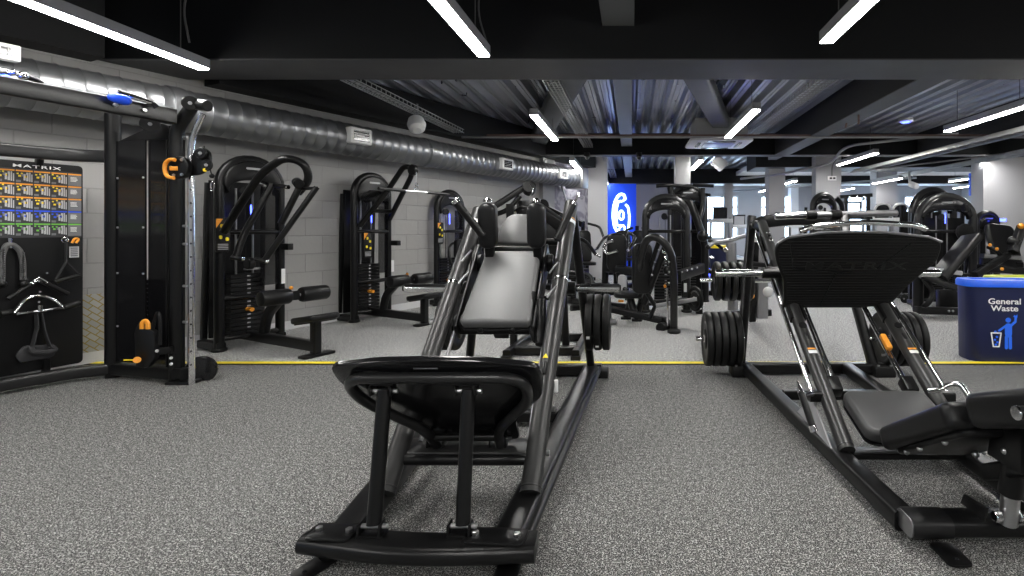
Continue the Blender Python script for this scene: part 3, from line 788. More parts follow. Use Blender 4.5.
part('top_crossbeam',MB().sweep(arch,rrect(.09,.11,.02),(0,0,1)),'frame_black',t)
for x,s in ((1.07,1),(1.668,-1)): part('rail_bracket',MB().bar((x,4.27,1.235),(x+.01*s,4.5,1.25),.07,.07),'frame_black',t)
part('lower_crossbar',MB().bar((1.05,2.62,.075),(1.69,2.62,.075),.09,.03),'frame_black',t)
part('inner_cross_brace',MB().bar((1.05,3.6,.06),(1.83,3.6,.06),.06,.06),'frame_black',t)
for x,s in ((1.04,-1),):
    part('gusset',MB().prism([(2.62,.1),(3.15,.1),(2.9,.27)],.01,Matrix(((0,0,1,x-.04),(1,0,0,0),(0,1,0,0),(0,0,0,1))),.002),'grey_paint',t)
# platform
PD=V((0,-.527,.85)); PF=frame((1.345,3.455,.68),(1,0,0),PD)
raw=[(-.345,0),(.20,0),(.375,.045),(.43,.17),(.52,.31),(.565,.37),(.565,.46),(.55,.52),(.46,.555),(.2,.587),(0,.592),(-.2,.585),(-.40,.55),(-.45,.51),(-.46,.45),(-.44,.37),(-.37,.22),(-.345,.06)]
pp=fillet([(x,y,0) for x,y in raw]+[(-.345,0,0)],.03,3); pp=[(p.x,p.y) for p in pp[:-1]]
pf=part('platform',MB().prism(pp,.035,PF@Matrix.Translation((0,0,-.035)),.01,3),'ribbed_rubber',t)
inner=offset_poly(pp,-.018)
def span(poly,s):
    xs=[]
    for i in range(len(poly)):
        a,b=poly[i],poly[(i+1)%len(poly)]
        if (a[1]-s)*(b[1]-s)<0: xs.append(a[0]+(b[0]-a[0])*(s-a[1])/(b[1]-a[1]))
    return (min(xs),max(xs)) if len(xs)>1 else None
rb=MB(); s=.022
while s<.58:
    sp=span(inner,s)
    if sp: rb.prism([(sp[0],s-.006),(sp[1],s-.006),(sp[1],s+.006),(sp[0],s+.006)],.005,PF,.0015,1)
    s+=.021
part('grip_ridges',rb,'ribbed_rubber',pf)
part('edge_trim',MB().tube([PF@V((x,y,-.004)) for x,y in [(-.45,.515),(-.40,.555),(-.2,.59),(0,.597),(.2,.592),(.46,.56),(.55,.525)]],.008,8),'dull_steel',pf,'thin pale upper edge')
for pts in ([(-.38,.52),(-.33,.33),(-.05,.30),(-.10,.03)],[(.36,.52),(.2,.33)],[(-.05,.30),(.05,.30)]):
    part('groove_line',MB().tube([PF@V((x,y,.005)) for x,y in pts],.003,6),'screen',pf)
part('lettering',text_mb('MATRIX',.085,PF@Matrix.Translation((.06,.345,.005)),.0012,.001,sx=1.9,spacing=1.15),'emboss',pf)
part('platform_frame',MB().bar((1.05,3.52,.72),(1.70,3.52,.72),.07,.07),'frame_black',t)
for x in (1.16,1.6): part('platform_arm',MB().bar(PF@V((x-1.345,.0,-.06)),PF@V((x-1.345,.5,-.06)),.05,.05,up=(1,0,0)),'frame_black',t)
part('top_handle_bar',MB().cyl(at(775,216,3.51),at(897,213,3.51),.022,18),'dull_steel',t,'steel bar across the top')
a=at(775,216,3.51); b=at(809,215,3.51); part('bar_tip',MB().cyl(a-V((.002,0,0)),b,.024,18),'chrome',t,'chrome bar end')
for px in (811,836): a=at(px,215,3.51); part('bar_collar',MB().cyl(a-V((.035,0,0)),a+V((.035,0,0)),.034,18),'frame_black',t)
part('bar_support',MB().bar(at(845,216,3.51),PF@V((0,.45,-.05)),.06,.04),'frame_black',t)
gb=fillet([at(800,231,3.12),at(812,226.5,3.12),at(865,222,3.12),at(915,225,3.12),at(926,229,3.12)],.1,5)
part('guard_bar',MB().tube(gb,.017,14),'chrome',t,'polished bar just above the platform')
part('sled_crossbar',MB().bar((.95,3.62,.905),(1.8,3.62,.905),.08,.08),'frame_black',t)
for x0,x1,x2 in ((.575,.90,1.05),(2.13,1.86,1.7)):
    hn=part('plate_horn',MB().cyl((x0,3.6,.902),(x1,3.6,.902),.026,20,.006),'chrome',t,'chrome weight horn')
    part('horn_sleeve',MB().cyl((x1,3.6,.902),(x2,3.6,.902),.038,20,.006),'frame_black',hn)
for x in (1.07,1.668): part('carriage',MB().bar(V((x,3.35,.62))-V((0,0,.0)),V((x,3.85,.96)),.10,.05),'frame_black',t)
# seat
SM=frame((1.375,2.54,.15),(1,0,0),(0,.35,.105))
so=rrect(.455,.36,.06,5); so=[(x,y+.18) for x,y in so]
st=part('seat',MB().prism(so,.075,SM,.025,4),'vinyl_faint_sheen',t,'smooth seat pad with faint sheen painted in'); part('seat_board',MB().prism(offset_poly(so,-.006),.012,SM@Matrix.Translation((0,0,-.012))),'plastic',st)
BD=V((0,-.872,.49)); BF=frame((1.375,2.46,.215),(-1,0,0),BD)
def taper(w0,w1,L,r=.05):
    q=fillet([(-w0/2+.03,0,0),(w0/2-.03,0,0),(w0/2,.04,0),(w1/2,L-.03,0),(w1/2-.04,L,0),(-w1/2+.04,L,0),(-w1/2,L-.03,0),(-w0/2,.04,0),(-w0/2+.03,0,0)],r,3)
    return [(p.x,p.y) for p in q[:-1]]
bk=part('backrest',MB().prism(taper(.44,.46,.66),.10,BF@Matrix.Translation((0,0,-.055)),.03,4),'vinyl',t)
part('backrest_shell',MB().prism(taper(.36,.38,.60),.03,BF@Matrix.Translation((0,.05,-.078)),.02,3),'plastic',bk)
for y in (.16,.28,.48):
    for x in (-.17,.17): part('bolt',MB().ball(BF@V((x,y,-.078)),.012,10),'steel',bk)
UD=V((0,-.93,.36)); UF=frame((1.375,1.87,.565),(-1,0,0),UD)
part('head_pad',MB().prism(taper(.40,.36,.40),.12,UF@Matrix.Translation((0,0,-.075)),.035,4),'vinyl',t)
part('seat_tube',MB().bar((1.385,2.0,.27),(1.385,1.42,.59),.08,.06),'frame_black',t)
part('hand_grip',MB().cyl((1.15,1.55,.655),(1.24,1.55,.655),.02,16),'plastic',t); part('grip_ring',MB().cyl((1.142,1.55,.655),(1.15,1.55,.655),.022,16),'chrome',t)
part('grip_stem',MB().tube([(1.2,1.56,.655),(1.30,1.60,.58)],.016,12),'frame_black',t)
for y,z in ((1.66,.52),(1.86,.41),(2.02,.33),(1.6,.56)):
    for x in (1.335,1.435): part('bolt',MB().ball((x,y,z),.014,10),'steel',t)
part('adjuster_plate',MB().prism([(1.78,.36),(1.95,.36),(1.93,.46),(1.78,.52)],.1,Matrix(((0,0,1,1.33),(1,0,0,0),(0,1,0,0),(0,0,0,1))),.004),'frame_black',t)
part('post_sleeve',MB().cyl((1.385,1.90,.235),(1.385,1.86,.50),.042,24),'frame_black',t); part('height_post',MB().cyl((1.385,1.915,.118),(1.385,1.90,.25),.031,20),'steel',t,'bare metal lower post')
part('post_collar',MB().cyl((1.385,1.862,.47),(1.385,1.86,.485),.044,24),'white_mark',t)
for x in (1.30,1.47):
    p_=part('post_bracket',MB().prism([(1.92,.125),(2.05,.125),(2.03,.17),(1.9,.185)],.012,Matrix(((0,0,1,x-.006),(1,0,0,0),(0,1,0,0),(0,0,0,1))),.002),'frame_black',t)
for x in (1.335,1.425): part('bolt',MB().cyl((x-.012,1.90,.152),(x+.012,1.90,.152),.02,10),'chrome',t)
# handles beside rails
hd=part('lock_handle',MB().tube([at(801,392,2.78),at(812,425,2.72)],.019,14),'satin_tube',t)
a=at(801,392,2.78); d=(a-at(812,425,2.72)).normalized()
part('handle_pin',MB().lathe([(0,.02),(.02,.014),(.045,.008),(.055,.006)],a,d,12),'chrome',hd)
b=at(812,425,2.72); part('handle_tip',MB().cyl(b,b-d*.035,.021,14),'chrome',hd,'bright handle tip')
part('handle_link',MB().bar(at(803,396,2.78),(1.0,2.86,.3),.03,.02),'chrome',t)
part('chrome_handle',MB().tube(fillet([at(928,391,2.8),at(940,390,2.78),at(951,384,2.76),at(961,384,2.74),at(969,396,2.7)],.05,4),.014,12),'chrome',t,'bent chrome handle')
# plates
for x0,x1 in ((.95,.535),(1.98,2.45)): part('storage_horn',MB().cyl((x0,4.36,.29),(x1,4.36,.29),.022,18,.004),'chrome',t)
nm=['outermost','second','middle','fourth','innermost']
plates([.605+k*.060 for k in range(5)],4.36,.29,.225,[n+' bumper plate in the row of five left of the leg press' for n in nm],'bumper plates on the left of the leg press',.054)
plates([2.08+k*.062 for k in range(5)],4.36,.29,.225,[n+' bumper plate behind the right rail of the leg press' for n in reversed(nm)],'bumper plates on the right of the leg press',.054)
# ------------------------------------------------------------------ selector towers
def tower(t, M, W=.58, Hh=1.93, D=.32, placard=None, head_mat='frame_black', screens=True, see=False, blue=True, stack_h=.62, r=.045, simple=False, r_head=None, head_h=.30):
    """pulley tower: arched tube frame, head shroud, weight stack, rods, panels"""
    P=lambda x,y,z: M@V((x,y,z)); w=W/2; rr=r_head or w
    arc=[(-w,0,.02)]
    zc=Hh-rr*.95
    for k in range(15):
        a=PI-PI*k/14; arc.append((w*math.cos(a),0,zc+rr*.95*math.sin(a)))
    arc.append((w,0,.02))
    part('arched_frame',MB().tube([P(*p) for p in arc],r,14),'satin_tube' if head_mat=='gloss_black' else 'frame_black',t)
    # head shroud, D shaped
    ho=[]
    for k in range(15):
        a=PI-PI*k/14; ho.append(((w-.01)*math.cos(a),zc+(rr*.95-.01)*math.sin(a)))
    cut=Hh-head_h
    ri=w*.80; di=Hh-head_h*.72
    ho=[p for p in ho if p[1]>=cut-.06]
    ho=ho+[(ri*math.cos(PI*k/12),(cut-.06)+(di-cut+.06)*math.sin(PI*k/12)**.8) for k in range(13)]
    MX=M@Matrix(((1,0,0,0),(0,0,-1,.05),(0,1,0,0),(0,0,0,1)))
    hd=part('head_shroud',MB().prism(ho,.11,MX,.02,3),head_mat,t)
    part('head_label',MB().prism(rrect(.16,.022,.01),.004,MX@Matrix.Translation((0,Hh-.1,.112))),'dull_steel',hd)
    if not see: part('back_panel',MB().cube((-w+.03,D*.75,.1),(w-.03,D*.75+.015,zc+.05),M),'plastic',t)
    if screens and not see:
        part('clear_shroud',MB().cube((.06,-.06,.62),(w-.05,-.052,Hh-head_h),M),'smoked',t)
    for x in (-.09,.07): part('guide_rod',MB().tube([P(x,.1,.12),P(x,.1,Hh-head_h)],.011,10),'dull_steel',t)
    st=MB(); n=14; h=stack_h/n
    for k in range(n): st.cube((-.17,.03,.13+k*h),(.15,.17,.13+k*h+h*.86),M)
    ws=part('weight_stack',st,'plastic',t)
    nm=MB()
    for k in range(n): nm.cube((-.02,.026,.13+k*h+h*.3),(.01,.03,.13+k*h+h*.6),M); 
    part('weight_numbers',nm,'text_grey',ws)
    part('selector_pin',MB().cyl(P(-.02,.03,.38),P(-.02,-.06,.38),.022,12),'orange',t,'orange selector knob')
    part('top_pulley',MB().cyl(P(-.03,.05,Hh-head_h-.02),P(-.0,.10,Hh-head_h-.02),.05,16),'plastic',t)
    part('cable',MB().tube([P(-.01,.08,Hh-head_h),P(-.01,.08,stack_h+.13)],.004,6),'plastic',t)
    if blue: part('light_strip',MB().cube((-.006,-.0,1.30),(.006,.004,1.46),M),'blue_led',t)
    for z,b in ((.12,.03),(.52,.05),(1.18,.08)):
        if z>Hh-.5: continue
        part('cross_tube',MB().tube(fillet([P(-w,0,z),P(-w*.5,-b,z),P(w*.5,-b,z),P(w,0,z)],.1,3),.024,12),'frame_black',t)
    for s in (-1,1):
        part('base_rail',MB().bar(P(s*w,-.04,.05),P(s*w,D,.05),.08,.08),'frame_black',t)
        part('rear_post',MB().bar(P(s*(w-.02),D,.05),P(s*(w-.03),D*.8,Hh-.25),.05,.05,up=tuple(M.to_3x3()@V((0,1,0)))),'frame_black',t)
        part('foot',MB().cyl(P(s*w,0,0),P(s*w,0,.035),r*1.5,16),'rubber',t)
    if placard:
        x,z=placard
        MP=M@Matrix(((1,0,0,x),(0,0,-1,-.07),(0,1,0,z),(0,0,0,1)))
        pl=part('instruction_plate',MB().prism(rrect(.13,.34,.03),.014,MP,.003),'plastic',t)
        part('plate_corner',MB().prism([(-.06,.16),(-.06,.07),(.0,.16)],.002,MP@Matrix.Translation((0,0,.014))),'orange',pl)
        m=MB()
        for a,b in ((-.01,.09),(.03,.05),(-.02,-.02),(.035,-.04)): m.prism(rrect(.03,.035,.012),.002,MP@Matrix.Translation((a,b,.014)))
        part('plate_pictures',m,'yellow',pl)
        m=MB()
        for k in range(4): m.prism(rrect(.09,.007,.002),.002,MP@Matrix.Translation((0,-.09-k*.016,.014)))
        part('plate_text',m,'text_grey',pl)
def local(cx,cy,ang): return Matrix.Translation((cx,cy,0))@Matrix.Rotation(ang,4,'Z')
ANG=math.radians(65.1)
def pulldown_base(t,M,seat_y=-1.05,seat_w=.24):
    P=lambda x,y,z: M@V((x,y,z)); U=tuple(M.to_3x3()@V((1,0,0)))
    part('base_beam',MB().bar(P(0,.2,.11),P(0,seat_y,.09),.075,.10),'frame_black',t)
    part('seat_post',MB().bar(P(0,seat_y+.02,.02),P(0,seat_y+.02,.34),.085,.07,up=U),'frame_black',t)
    part('seat_foot',MB().prism(rrect(.32,.12,.03),.025,M@Matrix.Translation((0,seat_y,0)),.006),'frame_black',t)
    S=M@Matrix.Translation((0,seat_y+.02,.33))@Matrix.Rotation(-.16,4,'X')
    part('seat',MB().prism(rrect(.30,.40,.09,5),.06,S,.02,3),'vinyl',t)
    part('seat_board',MB().prism(rrect(.26,.36,.08,5),.012,S@Matrix.Translation((0,0,-.012))),'plastic',t)
    g=fillet([P(0,-.22,.14),P(0,-.27,.34),P(0,-.52,.54),P(0,-.74,.56)],.2,5)
    part('knee_post',MB().sweep(g,rrect(.09,.07,.015),U),'frame_black',t)
    part('roller_bar',MB().tube([P(-.32,-.72,.56),P(.32,-.72,.56)],.014,10),'steel',t)
    for s in (-1,1):
        part('knee_roller',MB().roller(P(s*.05,-.72,.56),P(s*.33,-.72,.56),.075),'vinyl',t)
    part('adjust_knob',MB().ball(P(.0,-.66,.63),.018),'orange',t)
    part('shelf',MB().box((0,0,0),(.06,.14,.07),M@Matrix.Translation((.30,-.1,1.02))),'plastic',t)
    part('white_label',MB().cube((.27,-.06,.62),(.31,-.052,.78),M),'white_mark',t)
# --- machine 1
M1=local(-3.955,5.40,ANG)
t=thing('pulldown_machine','black pulldown machine with a big looped overhead arm, nearest one along the block wall','gym machine',(-3.955,5.40,0),ANG,'selector machines along the block wall')
tower(t,M1,placard=(-.30,1.15)); pulldown_base(t,M1)
part('loop_arm',MB().tube(fillet([at(224,232,5.0),at(238,208,4.95),at(262,172,4.9),at(285,157,4.9),at(305,163,4.95),at(310,180,5.0),at(298,193,5.0)],.25,7),.036,14),'frame_black',t)
for pts,r in (([at(272,184,5.0),at(255,214,4.9),at(243,236,4.85),at(236,257,4.8)],.03),([at(299,188,4.95),at(281,224,4.9)],.03),([at(317,187,4.9),at(284,233,4.8),at(265,260,4.75)],.026)):
    part('lever_arm',MB().tube(fillet(pts,.2,4),r,12),'frame_black',t)
part('link_bar',MB().tube([at(296,189,4.98),at(317,188,4.9)],.016,10),'frame_black',t)
part('arm_pivot',MB().cyl(at(297,182,5.02),at(299,184,4.9),.045,16),'frame_black',t)
for a,b in ((at(274,185,5.0),at(287,187,4.95)),):
    h=part('hand_grip',MB().cyl(a,b,.02,12),'plastic',t); d=(b-a).normalized(); part('grip_end',MB().cyl(b,b+d*.02,.021,12),'chrome',h)
for q in ((241,259,4.8),(265,261,4.75)):
    a=at(*q); h=part('hand_grip',MB().cyl(a+V((-.07,-.03,.02)),a+V((.01,0,-.005)),.02,12),'plastic',t); part('grip_end',MB().ball(a+V((.015,0,0)),.018),'chrome',h)
part('pulley_wheel',MB().cyl(M1@V((-.10,-.1,.86)),M1@V((-.04,-.1,.86)),.06,18),'plastic',t)
part('steel_link',MB().bar(M1@V((-.08,-.03,.80)),M1@V((.08,-.03,.80)),.03,.02),'steel',t)
# --- machine 2
M2=local(-3.50,6.99,ANG)
t=thing('lat_pulldown_machine','black cable pulldown machine with triangular boom, middle one along the block wall','gym machine',(-3.50,6.99,0),ANG,'selector machines along the block wall')
tower(t,M2,W=.52,placard=(-.12,1.0)); pulldown_base(t,M2,-.98)
P=lambda x,y,z: M2@V((x,y,z))
part('boom',MB().tube(fillet([P(-.22,-.05,1.25),P(-.05,-.35,1.70),P(-.02,-.62,2.02),P(0,-.74,2.0),P(.05,-.68,1.9),P(.2,-.1,1.35)],.12,5),.034,14),'frame_black',t)
part('boom_brace',MB().tube([P(-.15,-.2,1.45),P(.2,-.18,1.45)],.026,12),'frame_black',t)
part('boom_pulley',MB().cyl(P(-.03,-.76,1.97),P(.03,-.76,1.97),.07,18),'plastic',t)
part('cable',MB().tube([P(0,-.82,1.95),P(0,-.82,1.79)],.004,6),'steel',t)
t=thing('lat_bar','straight black lat bar hanging from the middle wall machine','bar',P(0,-.82,1.68),ANG)
part('bar',MB().tube([P(-.55,-.82,1.69),P(.55,-.82,1.69)],.013,10),'steel',t)
for s in (-1,1): part('bar_grip',MB().tube([P(s*.18,-.82,1.69),P(s*.56,-.82,1.69)],.019,10),'plastic',t)
part('swivel_ring',MB().tube([P(0,-.82,1.69)+V((.02*math.cos(a),0,.035+.035*math.sin(a))) for a in [k*PI/6 for k in range(12)]],.005,6,closed=True),'chrome',t)
part('spring_hook',MB().tube([P(0,-.82,1.76)+V((.014*math.cos(a),0,.02+.025*math.sin(a))) for a in [k*PI/6 for k in range(12)]],.005,6,closed=True),'chrome',t)
# --- machine 3
M3=local(-2.98,8.50,ANG)
t=thing('pulldown_machine','black selector machine partly hidden behind the left hack squat rail, third along the block wall','gym machine',(-2.98,8.50,0),ANG,'selector machines along the block wall')
tower(t,M3,W=.56,Hh=1.82,placard=(-.28,1.15)); P=lambda x,y,z: M3@V((x,y,z))
part('cable_loop',MB().tube(fillet([P(-.02,-.3,.35),P(-.28,-.25,.75),P(-.2,-.2,1.0),P(.06,-.2,.98),P(.02,-.3,.5)],.12,5),.02,10),'frame_black',t)
part('base_beam',MB().bar(P(0,.1,.09),P(0,-.8,.09),.08,.08),'frame_black',t); part('seat_post',MB().bar(P(0,-.5,.1),P(0,-.5,.42),.07,.07,up=(1,0,0)),'frame_black',t)
part('seat',MB().prism(rrect(.34,.36,.08,4),.07,M3@Matrix.Translation((0,-.5,.40)),.02,3),'vinyl',t)
part('chest_pad',MB().prism(rrect(.26,.3,.05,4),.08,M3@Matrix(((1,0,0,0),(0,0,-1,-.2),(0,1,0,.9),(0,0,0,1))),.02,3),'vinyl',t)
for z in (1.08,1.02): part('handle',MB().tube([P(.2,-.1,z),P(.34,-.16,z)],.014,8),'chrome',t)
# --- machine 4 at the end of the wall
M4=local(-1.75,10.2,ANG)
t=thing('selector_machine','dark selector machine near the far end of the block wall, behind the right shoulder pad','gym machine',(-1.75,10.2,0),ANG)
tower(t,M4,W=.5,Hh=1.72); P=lambda x,y,z: M4@V((x,y,z))
part('arm',MB().bar(P(0,-.1,1.62),P(0,-.9,1.3),.08,.1),'frame_black',t); part('base_beam',MB().bar(P(0,.1,.09),P(0,-.9,.09),.08,.08),'frame_black',t)
part('backrest',MB().prism(rrect(.28,.7,.06,4),.08,M4@Matrix(((1,0,0,0),(0,0,-1,-.6),(0,1,0,.8),(0,0,0,1))),.02,3),'vinyl',t); part('seat',MB().prism(rrect(.34,.36,.08,4),.07,M4@Matrix.Translation((0,-.8,.40)),.02,3),'vinyl',t)
part('seat_post',MB().bar(P(0,-.8,.1),P(0,-.8,.42),.07,.07,up=(1,0,0)),'frame_black',t)
# --- boom machine behind the hack squat
t=thing('plate_loaded_machine','black machine with a raised slanting boom standing directly behind the hack squat','gym machine',(-.85,5.15,0))
part('base_crossbar',MB().bar((-1.15,4.98,.05),(-.50,4.98,.05),.09,.08),'frame_black',t)
for x,x2 in ((-1.16,-1.10),(-.52,-.50)): part('base_leg',MB().bar((x,4.80,.05),(x2,5.62,.05),.07,.08),'frame_black',t)
for x in (-1.16,-.52): part('rubber_foot',MB().box((x,4.80,.02),(.09,.06,.04)),'rubber',t)
part('rear_crossbar',MB().bar((-1.12,5.6,.05),(-.48,5.6,.05),.08,.08),'frame_black',t)
part('upright',MB().bar((-1.18,5.2,.05),(-1.22,5.2,1.46),.07,.07,up=(0,1,0)),'frame_black',t)
part('upright',MB().bar((-.66,5.2,.05),(-.72,5.2,1.25),.07,.07,up=(0,1,0)),'frame_black',t)
part('boom',MB().bar(at(484,213,5.0),at(528,185,5.3),.05,.06),'frame_black',t)
part('boom_brace',MB().tube(fillet([at(497,214,5.15),at(508,210,5.2),at(520,196,5.25)],.06,4),.025,10),'frame_black',t)
bh=part('boom_head',MB().cyl(at(529,186,5.25),at(529,190,5.35),.07,16),'plastic',t); part('chrome_lever',MB().tube(fillet([at(530,184,5.2),at(534,190,5.2),at(530,196,5.2)],.03,4),.008,8),'chrome',bh)
part('weight_arm',MB().bar(at(534,206,5.3),at(571,232,5.0),.08,.12),'frame_black',t)
part('arm_head',MB().box(tuple(at(530,214,5.4)),(.25,.2,.28)),'frame_black',t)
part('arm_pulley',MB().cyl(at(543,205,5.3),at(543,205,5.4),.06,16),'frame_black',t)
part('side_shield',MB().box(tuple(at(552,240,5.2)),(.25,.08,.5)),'frame_black',t)
part('handle',MB().tube(fillet([at(515,211,5.3),at(522,206,5.3),at(532,209,5.3)],.05,4),.014,8),'plastic',t); part('handle_tip',MB().ball(at(515,211,5.3),.018),'chrome',t)
part('cross_tube',MB().tube([(-1.2,5.2,1.0),(-.68,5.2,1.0)],.03,12),'frame_black',t)
part('rear_shield',MB().box((-.80,5.25,.95),(.22,.1,.5)),'plastic',t)

# ------------------------------------------------------------------ CABLE TRAINER at the left
t=thing('cable_trainer','tall black cable crossover machine with blue grips and orange handle at the far left','gym machine',(-3.9,4.1,0))
Y=4.1
part('front_post',MB().tube(fillet([at(176,382,Y),at(176,140,Y),at(178,127,Y),at(193,105,Y)],.25,8),.046,20),'frame_black',t)
part('top_cap',MB().cyl(at(190,103,4.02),at(190,103,4.16),.055,20),'satin_tube',t); part('cap_bolt',MB().cyl(at(190,103,4.0),at(190,103,4.02),.014,8),'steel',t)
part('top_stub',MB().cyl(at(193,104,4.1),at(208,106,4.05),.042,20),'satin_tube',t)
part('rear_post',MB().tube([at(113,379,4.25),at(113,104,4.25)],.052,20),'frame_black',t)
part('chrome_column',MB().tube(fillet([at(192,384,3.98),at(191,150,3.98),at(193,135,3.98),at(203,114,3.98)],.25,8),.021,14),'chrome',t,'chrome adjustment column')
hm=MB()
for k in range(16): 
    p=at(191,365-k*13.5,3.957); hm.prism(circ(.007,8),.002,Matrix.Translation(p)@Matrix.Rotation(PI/2,4,'X'))
part('column_holes',hm,'screen',t)
for px in (167,184,188): part('guide_rod',MB().tube([at(px,378,4.12),at(px,140,4.12)],.008,8),'plastic' if px<188 else 'dull_steel',t)
for py in (137,226,244,286,322): 
    part('bracket_bolt',MB().cyl(at(183,py,4.05),at(187,py,4.05),.01,8),'steel',t)
part('front_foot',MB().lathe([(0,.0),(0,.105),(.03,.11),(.05,.10),(.06,.0001)],at(203,369,4.18),(.3,-1,0),24),'gloss_black',t)
part('foot_plate',MB().prism(rrect(.22,.13,.03),.02,Matrix.Translation((-3.52,4.08,0)),.005),'frame_black',t)
# shroud panels
A=V((-4.2,4.24,0)); Bp=V((-3.66,4.12,0)); dA=(Bp-A).normalized()
SHM=frame(A,dA,(0,0,1)); LW=(Bp-A).length
part('shroud_panel',MB().prism([(.0,.13),(LW*.57,.13),(LW*.57,1.92),(0,1.92)],.012,SHM),'gloss_black',t)
part('shroud_panel',MB().prism([(LW*.575,.13),(LW*1.0,.13),(LW*1.0,1.92),(LW*.575,1.92)],.012,SHM@Matrix.Translation((0,0,-.02))),'deep_smoked',t)
for z in (.42,.85,1.22,1.62):
    for u in (.03,LW*.54): part('panel_clip',MB().ball(SHM@V((u,z,.014)),.008,8),'steel',t)
part('shroud_top',MB().prism(fillet([(0,1.92,0),(LW,1.92,0),(LW,2.02,0),(LW*.7,2.06,0),(LW*.55,2.0,0),(LW*.1,1.95,0),(0,1.92,0)],.1,4)[:-1] and [(0,1.92),(LW,1.92),(LW*.98,2.03),(LW*.7,2.07),(LW*.45,2.0),(LW*.1,1.94)],.05,SHM@Matrix.Translation((0,0,-.05)),.01),'frame_black',t)
part('top_beam',MB().tube([at(116,110,4.2),at(172,112,4.1)],.035,14),'frame_black',t)
part('top_pulley',MB().cyl(at(150,124,4.02),at(150,124,4.08),.062,22),'satin_tube',t); part('pulley_bolt',MB().cyl(at(150,124,4.0),at(150,124,4.02),.014,8),'steel',t)
st=MB()
for k in range(18): st.cube((LW*.30,.15+k*.036,-.2),(LW*.72,.15+k*.036+.031,-.06),SHM)
part('weight_stack',st,'plastic',t)
part('base_bar',MB().bar((-4.24,4.25,.07),(-3.5,4.08,.07),.09,.09),'frame_black',t)
# pull-up beam with grips
b0,b1=V((-3.93,3.22,2.10)),V((-3.57,3.98,2.08))
bd=(b1-b0).normalized()
part('pull_up_beam',MB().bar(b0-bd*1.2,b1+bd*.06,.055,.115,r=.012),'satin_tube',t)
for u in (.62,.80): part('bolt',MB().cyl(b0+bd*u*.9+V((.02,-.03,0)),b0+bd*u*.9+V((.04,-.045,0)),.014,8),'steel',t)
def curve_grip(q,name='angled_grip'):
    g=part(name,MB().tube(fillet([at(*p) for p in q],.05,4),.017,12),'plastic',t); return g
for q in (((108,108,3.72),(112,99,3.70),(85,98,3.66),(76,97,3.6)),((151,116,3.85),(154,105,3.86),(133,99,3.75),(117,96,3.68))): pass
g=curve_grip([(157,108,3.85),(154,104,3.84),(136,97,3.8),(118,92,3.7)]); part('grip_sleeve',MB().tube([at(152,103,3.83),at(117,93,3.7)],.012,10),'chrome',g)
g=curve_grip([(84,97,3.66),(88,95,3.66),(112,97,3.7),(117,96,3.7)]); part('grip_ring',MB().cyl(at(110,96.5,3.69),at(118,96,3.7),.02,12),'chrome',g)
g=curve_grip([(42,84,3.5),(37,80,3.48),(26,77,3.42)]); part('grip_ring',MB().ball(at(23,76,3.4),.03,12),'chrome',g)
g=curve_grip([(-5,73,3.3),(8,73.5,3.36),(12,73,3.37)]); part('grip_ring',MB().cyl(at(8,73,3.36),at(16,72.5,3.38),.02,12),'chrome',g)
for a,b in (((107,96,3.62),(132,102,3.7)),((-8,79,3.25),(13,80,3.33))):
    a=at(*a); b=at(*b); d=(b-a); L=d.length; d.normalize()
    part('blue_grip',MB().lathe([(0,.004),(.01,.022),(L*.35,.034),(L*.7,.036),(L*.92,.026),(L,.006)],a,d,18),'grip_blue',t,'moulded blue grip')
# adjustable pulley carriage
c=at(184,168,3.93)
cp=part('carriage',MB().prism([(.07*math.cos(a)*1.0,.085*math.sin(a)) for a in [k*PI/10 for k in range(20)]],.05,frame(c,(1,0,0),(0,0,1)),.008),'frame_black',t)
for dx,dz in ((-.03,.06),(-.05,.0),(-.03,-.06),(.03,.055),(.03,-.055)):
    part('bolt',MB().cyl(c+V((dx,-.06,dz)),c+V((dx,-.05,dz)),.011,8),'steel',cp)
og=[at(175,160,3.85),at(170,159,3.85),at(165,163,3.85),at(164.5,170,3.85),at(167,177,3.85),at(174,178,3.85)]
hp=part('pop_handle',MB().sweep(fillet(og,.03,3),rrect(.025,.025,.01),(0,1,0)),'orange',t,'orange C shaped handle'); part('handle_hub',MB().bar(at(170,168.5,3.86),at(178,168.5,3.88),.03,.03),'orange',hp)
hs_=fillet([(-.02,-.10,0),(-.02,.07,0),(.05,.13,0),(.13,.08,0),(.12,-.03,0),(.06,-.09,0),(-.02,-.10,0)],.06,4)
ph=part('pulley_housing',MB().prism([(p.x,p.y) for p in hs_[:-1]],.02,frame(at(196,163,3.95),(1,0,0),(0,0,1)),.004),'frame_black',t)
for px,py in ((200,153),(206,165)):
    w_=part('pulley_wheel',MB().lathe([(0,.02),(0,.038),(.01,.045),(.02,.038),(.02,.02)],at(px,py,3.90),(0,1,0),22,True),'plastic',t); part('axle',MB().cyl(at(px,py,3.885),at(px,py,3.90),.012,10),'steel',w_)
part('yellow_dot',MB().cyl(at(205,170,3.90),at(205,170,3.915),.014,10),'yellow',t)
part('cable_ball',MB().ball(at(212,176,3.93),.018),'plastic',t)
part('spring_hook',MB().tube([at(212.5,186,3.93)+V((.013*math.cos(a),0,.035*math.sin(a))) for a in [k*PI/6 for k in range(12)]],.005,8,closed=True),'chrome',t)
part('cable',MB().tube([at(212,176,3.93),at(204,146,3.95)],.004,6),'plastic',t)
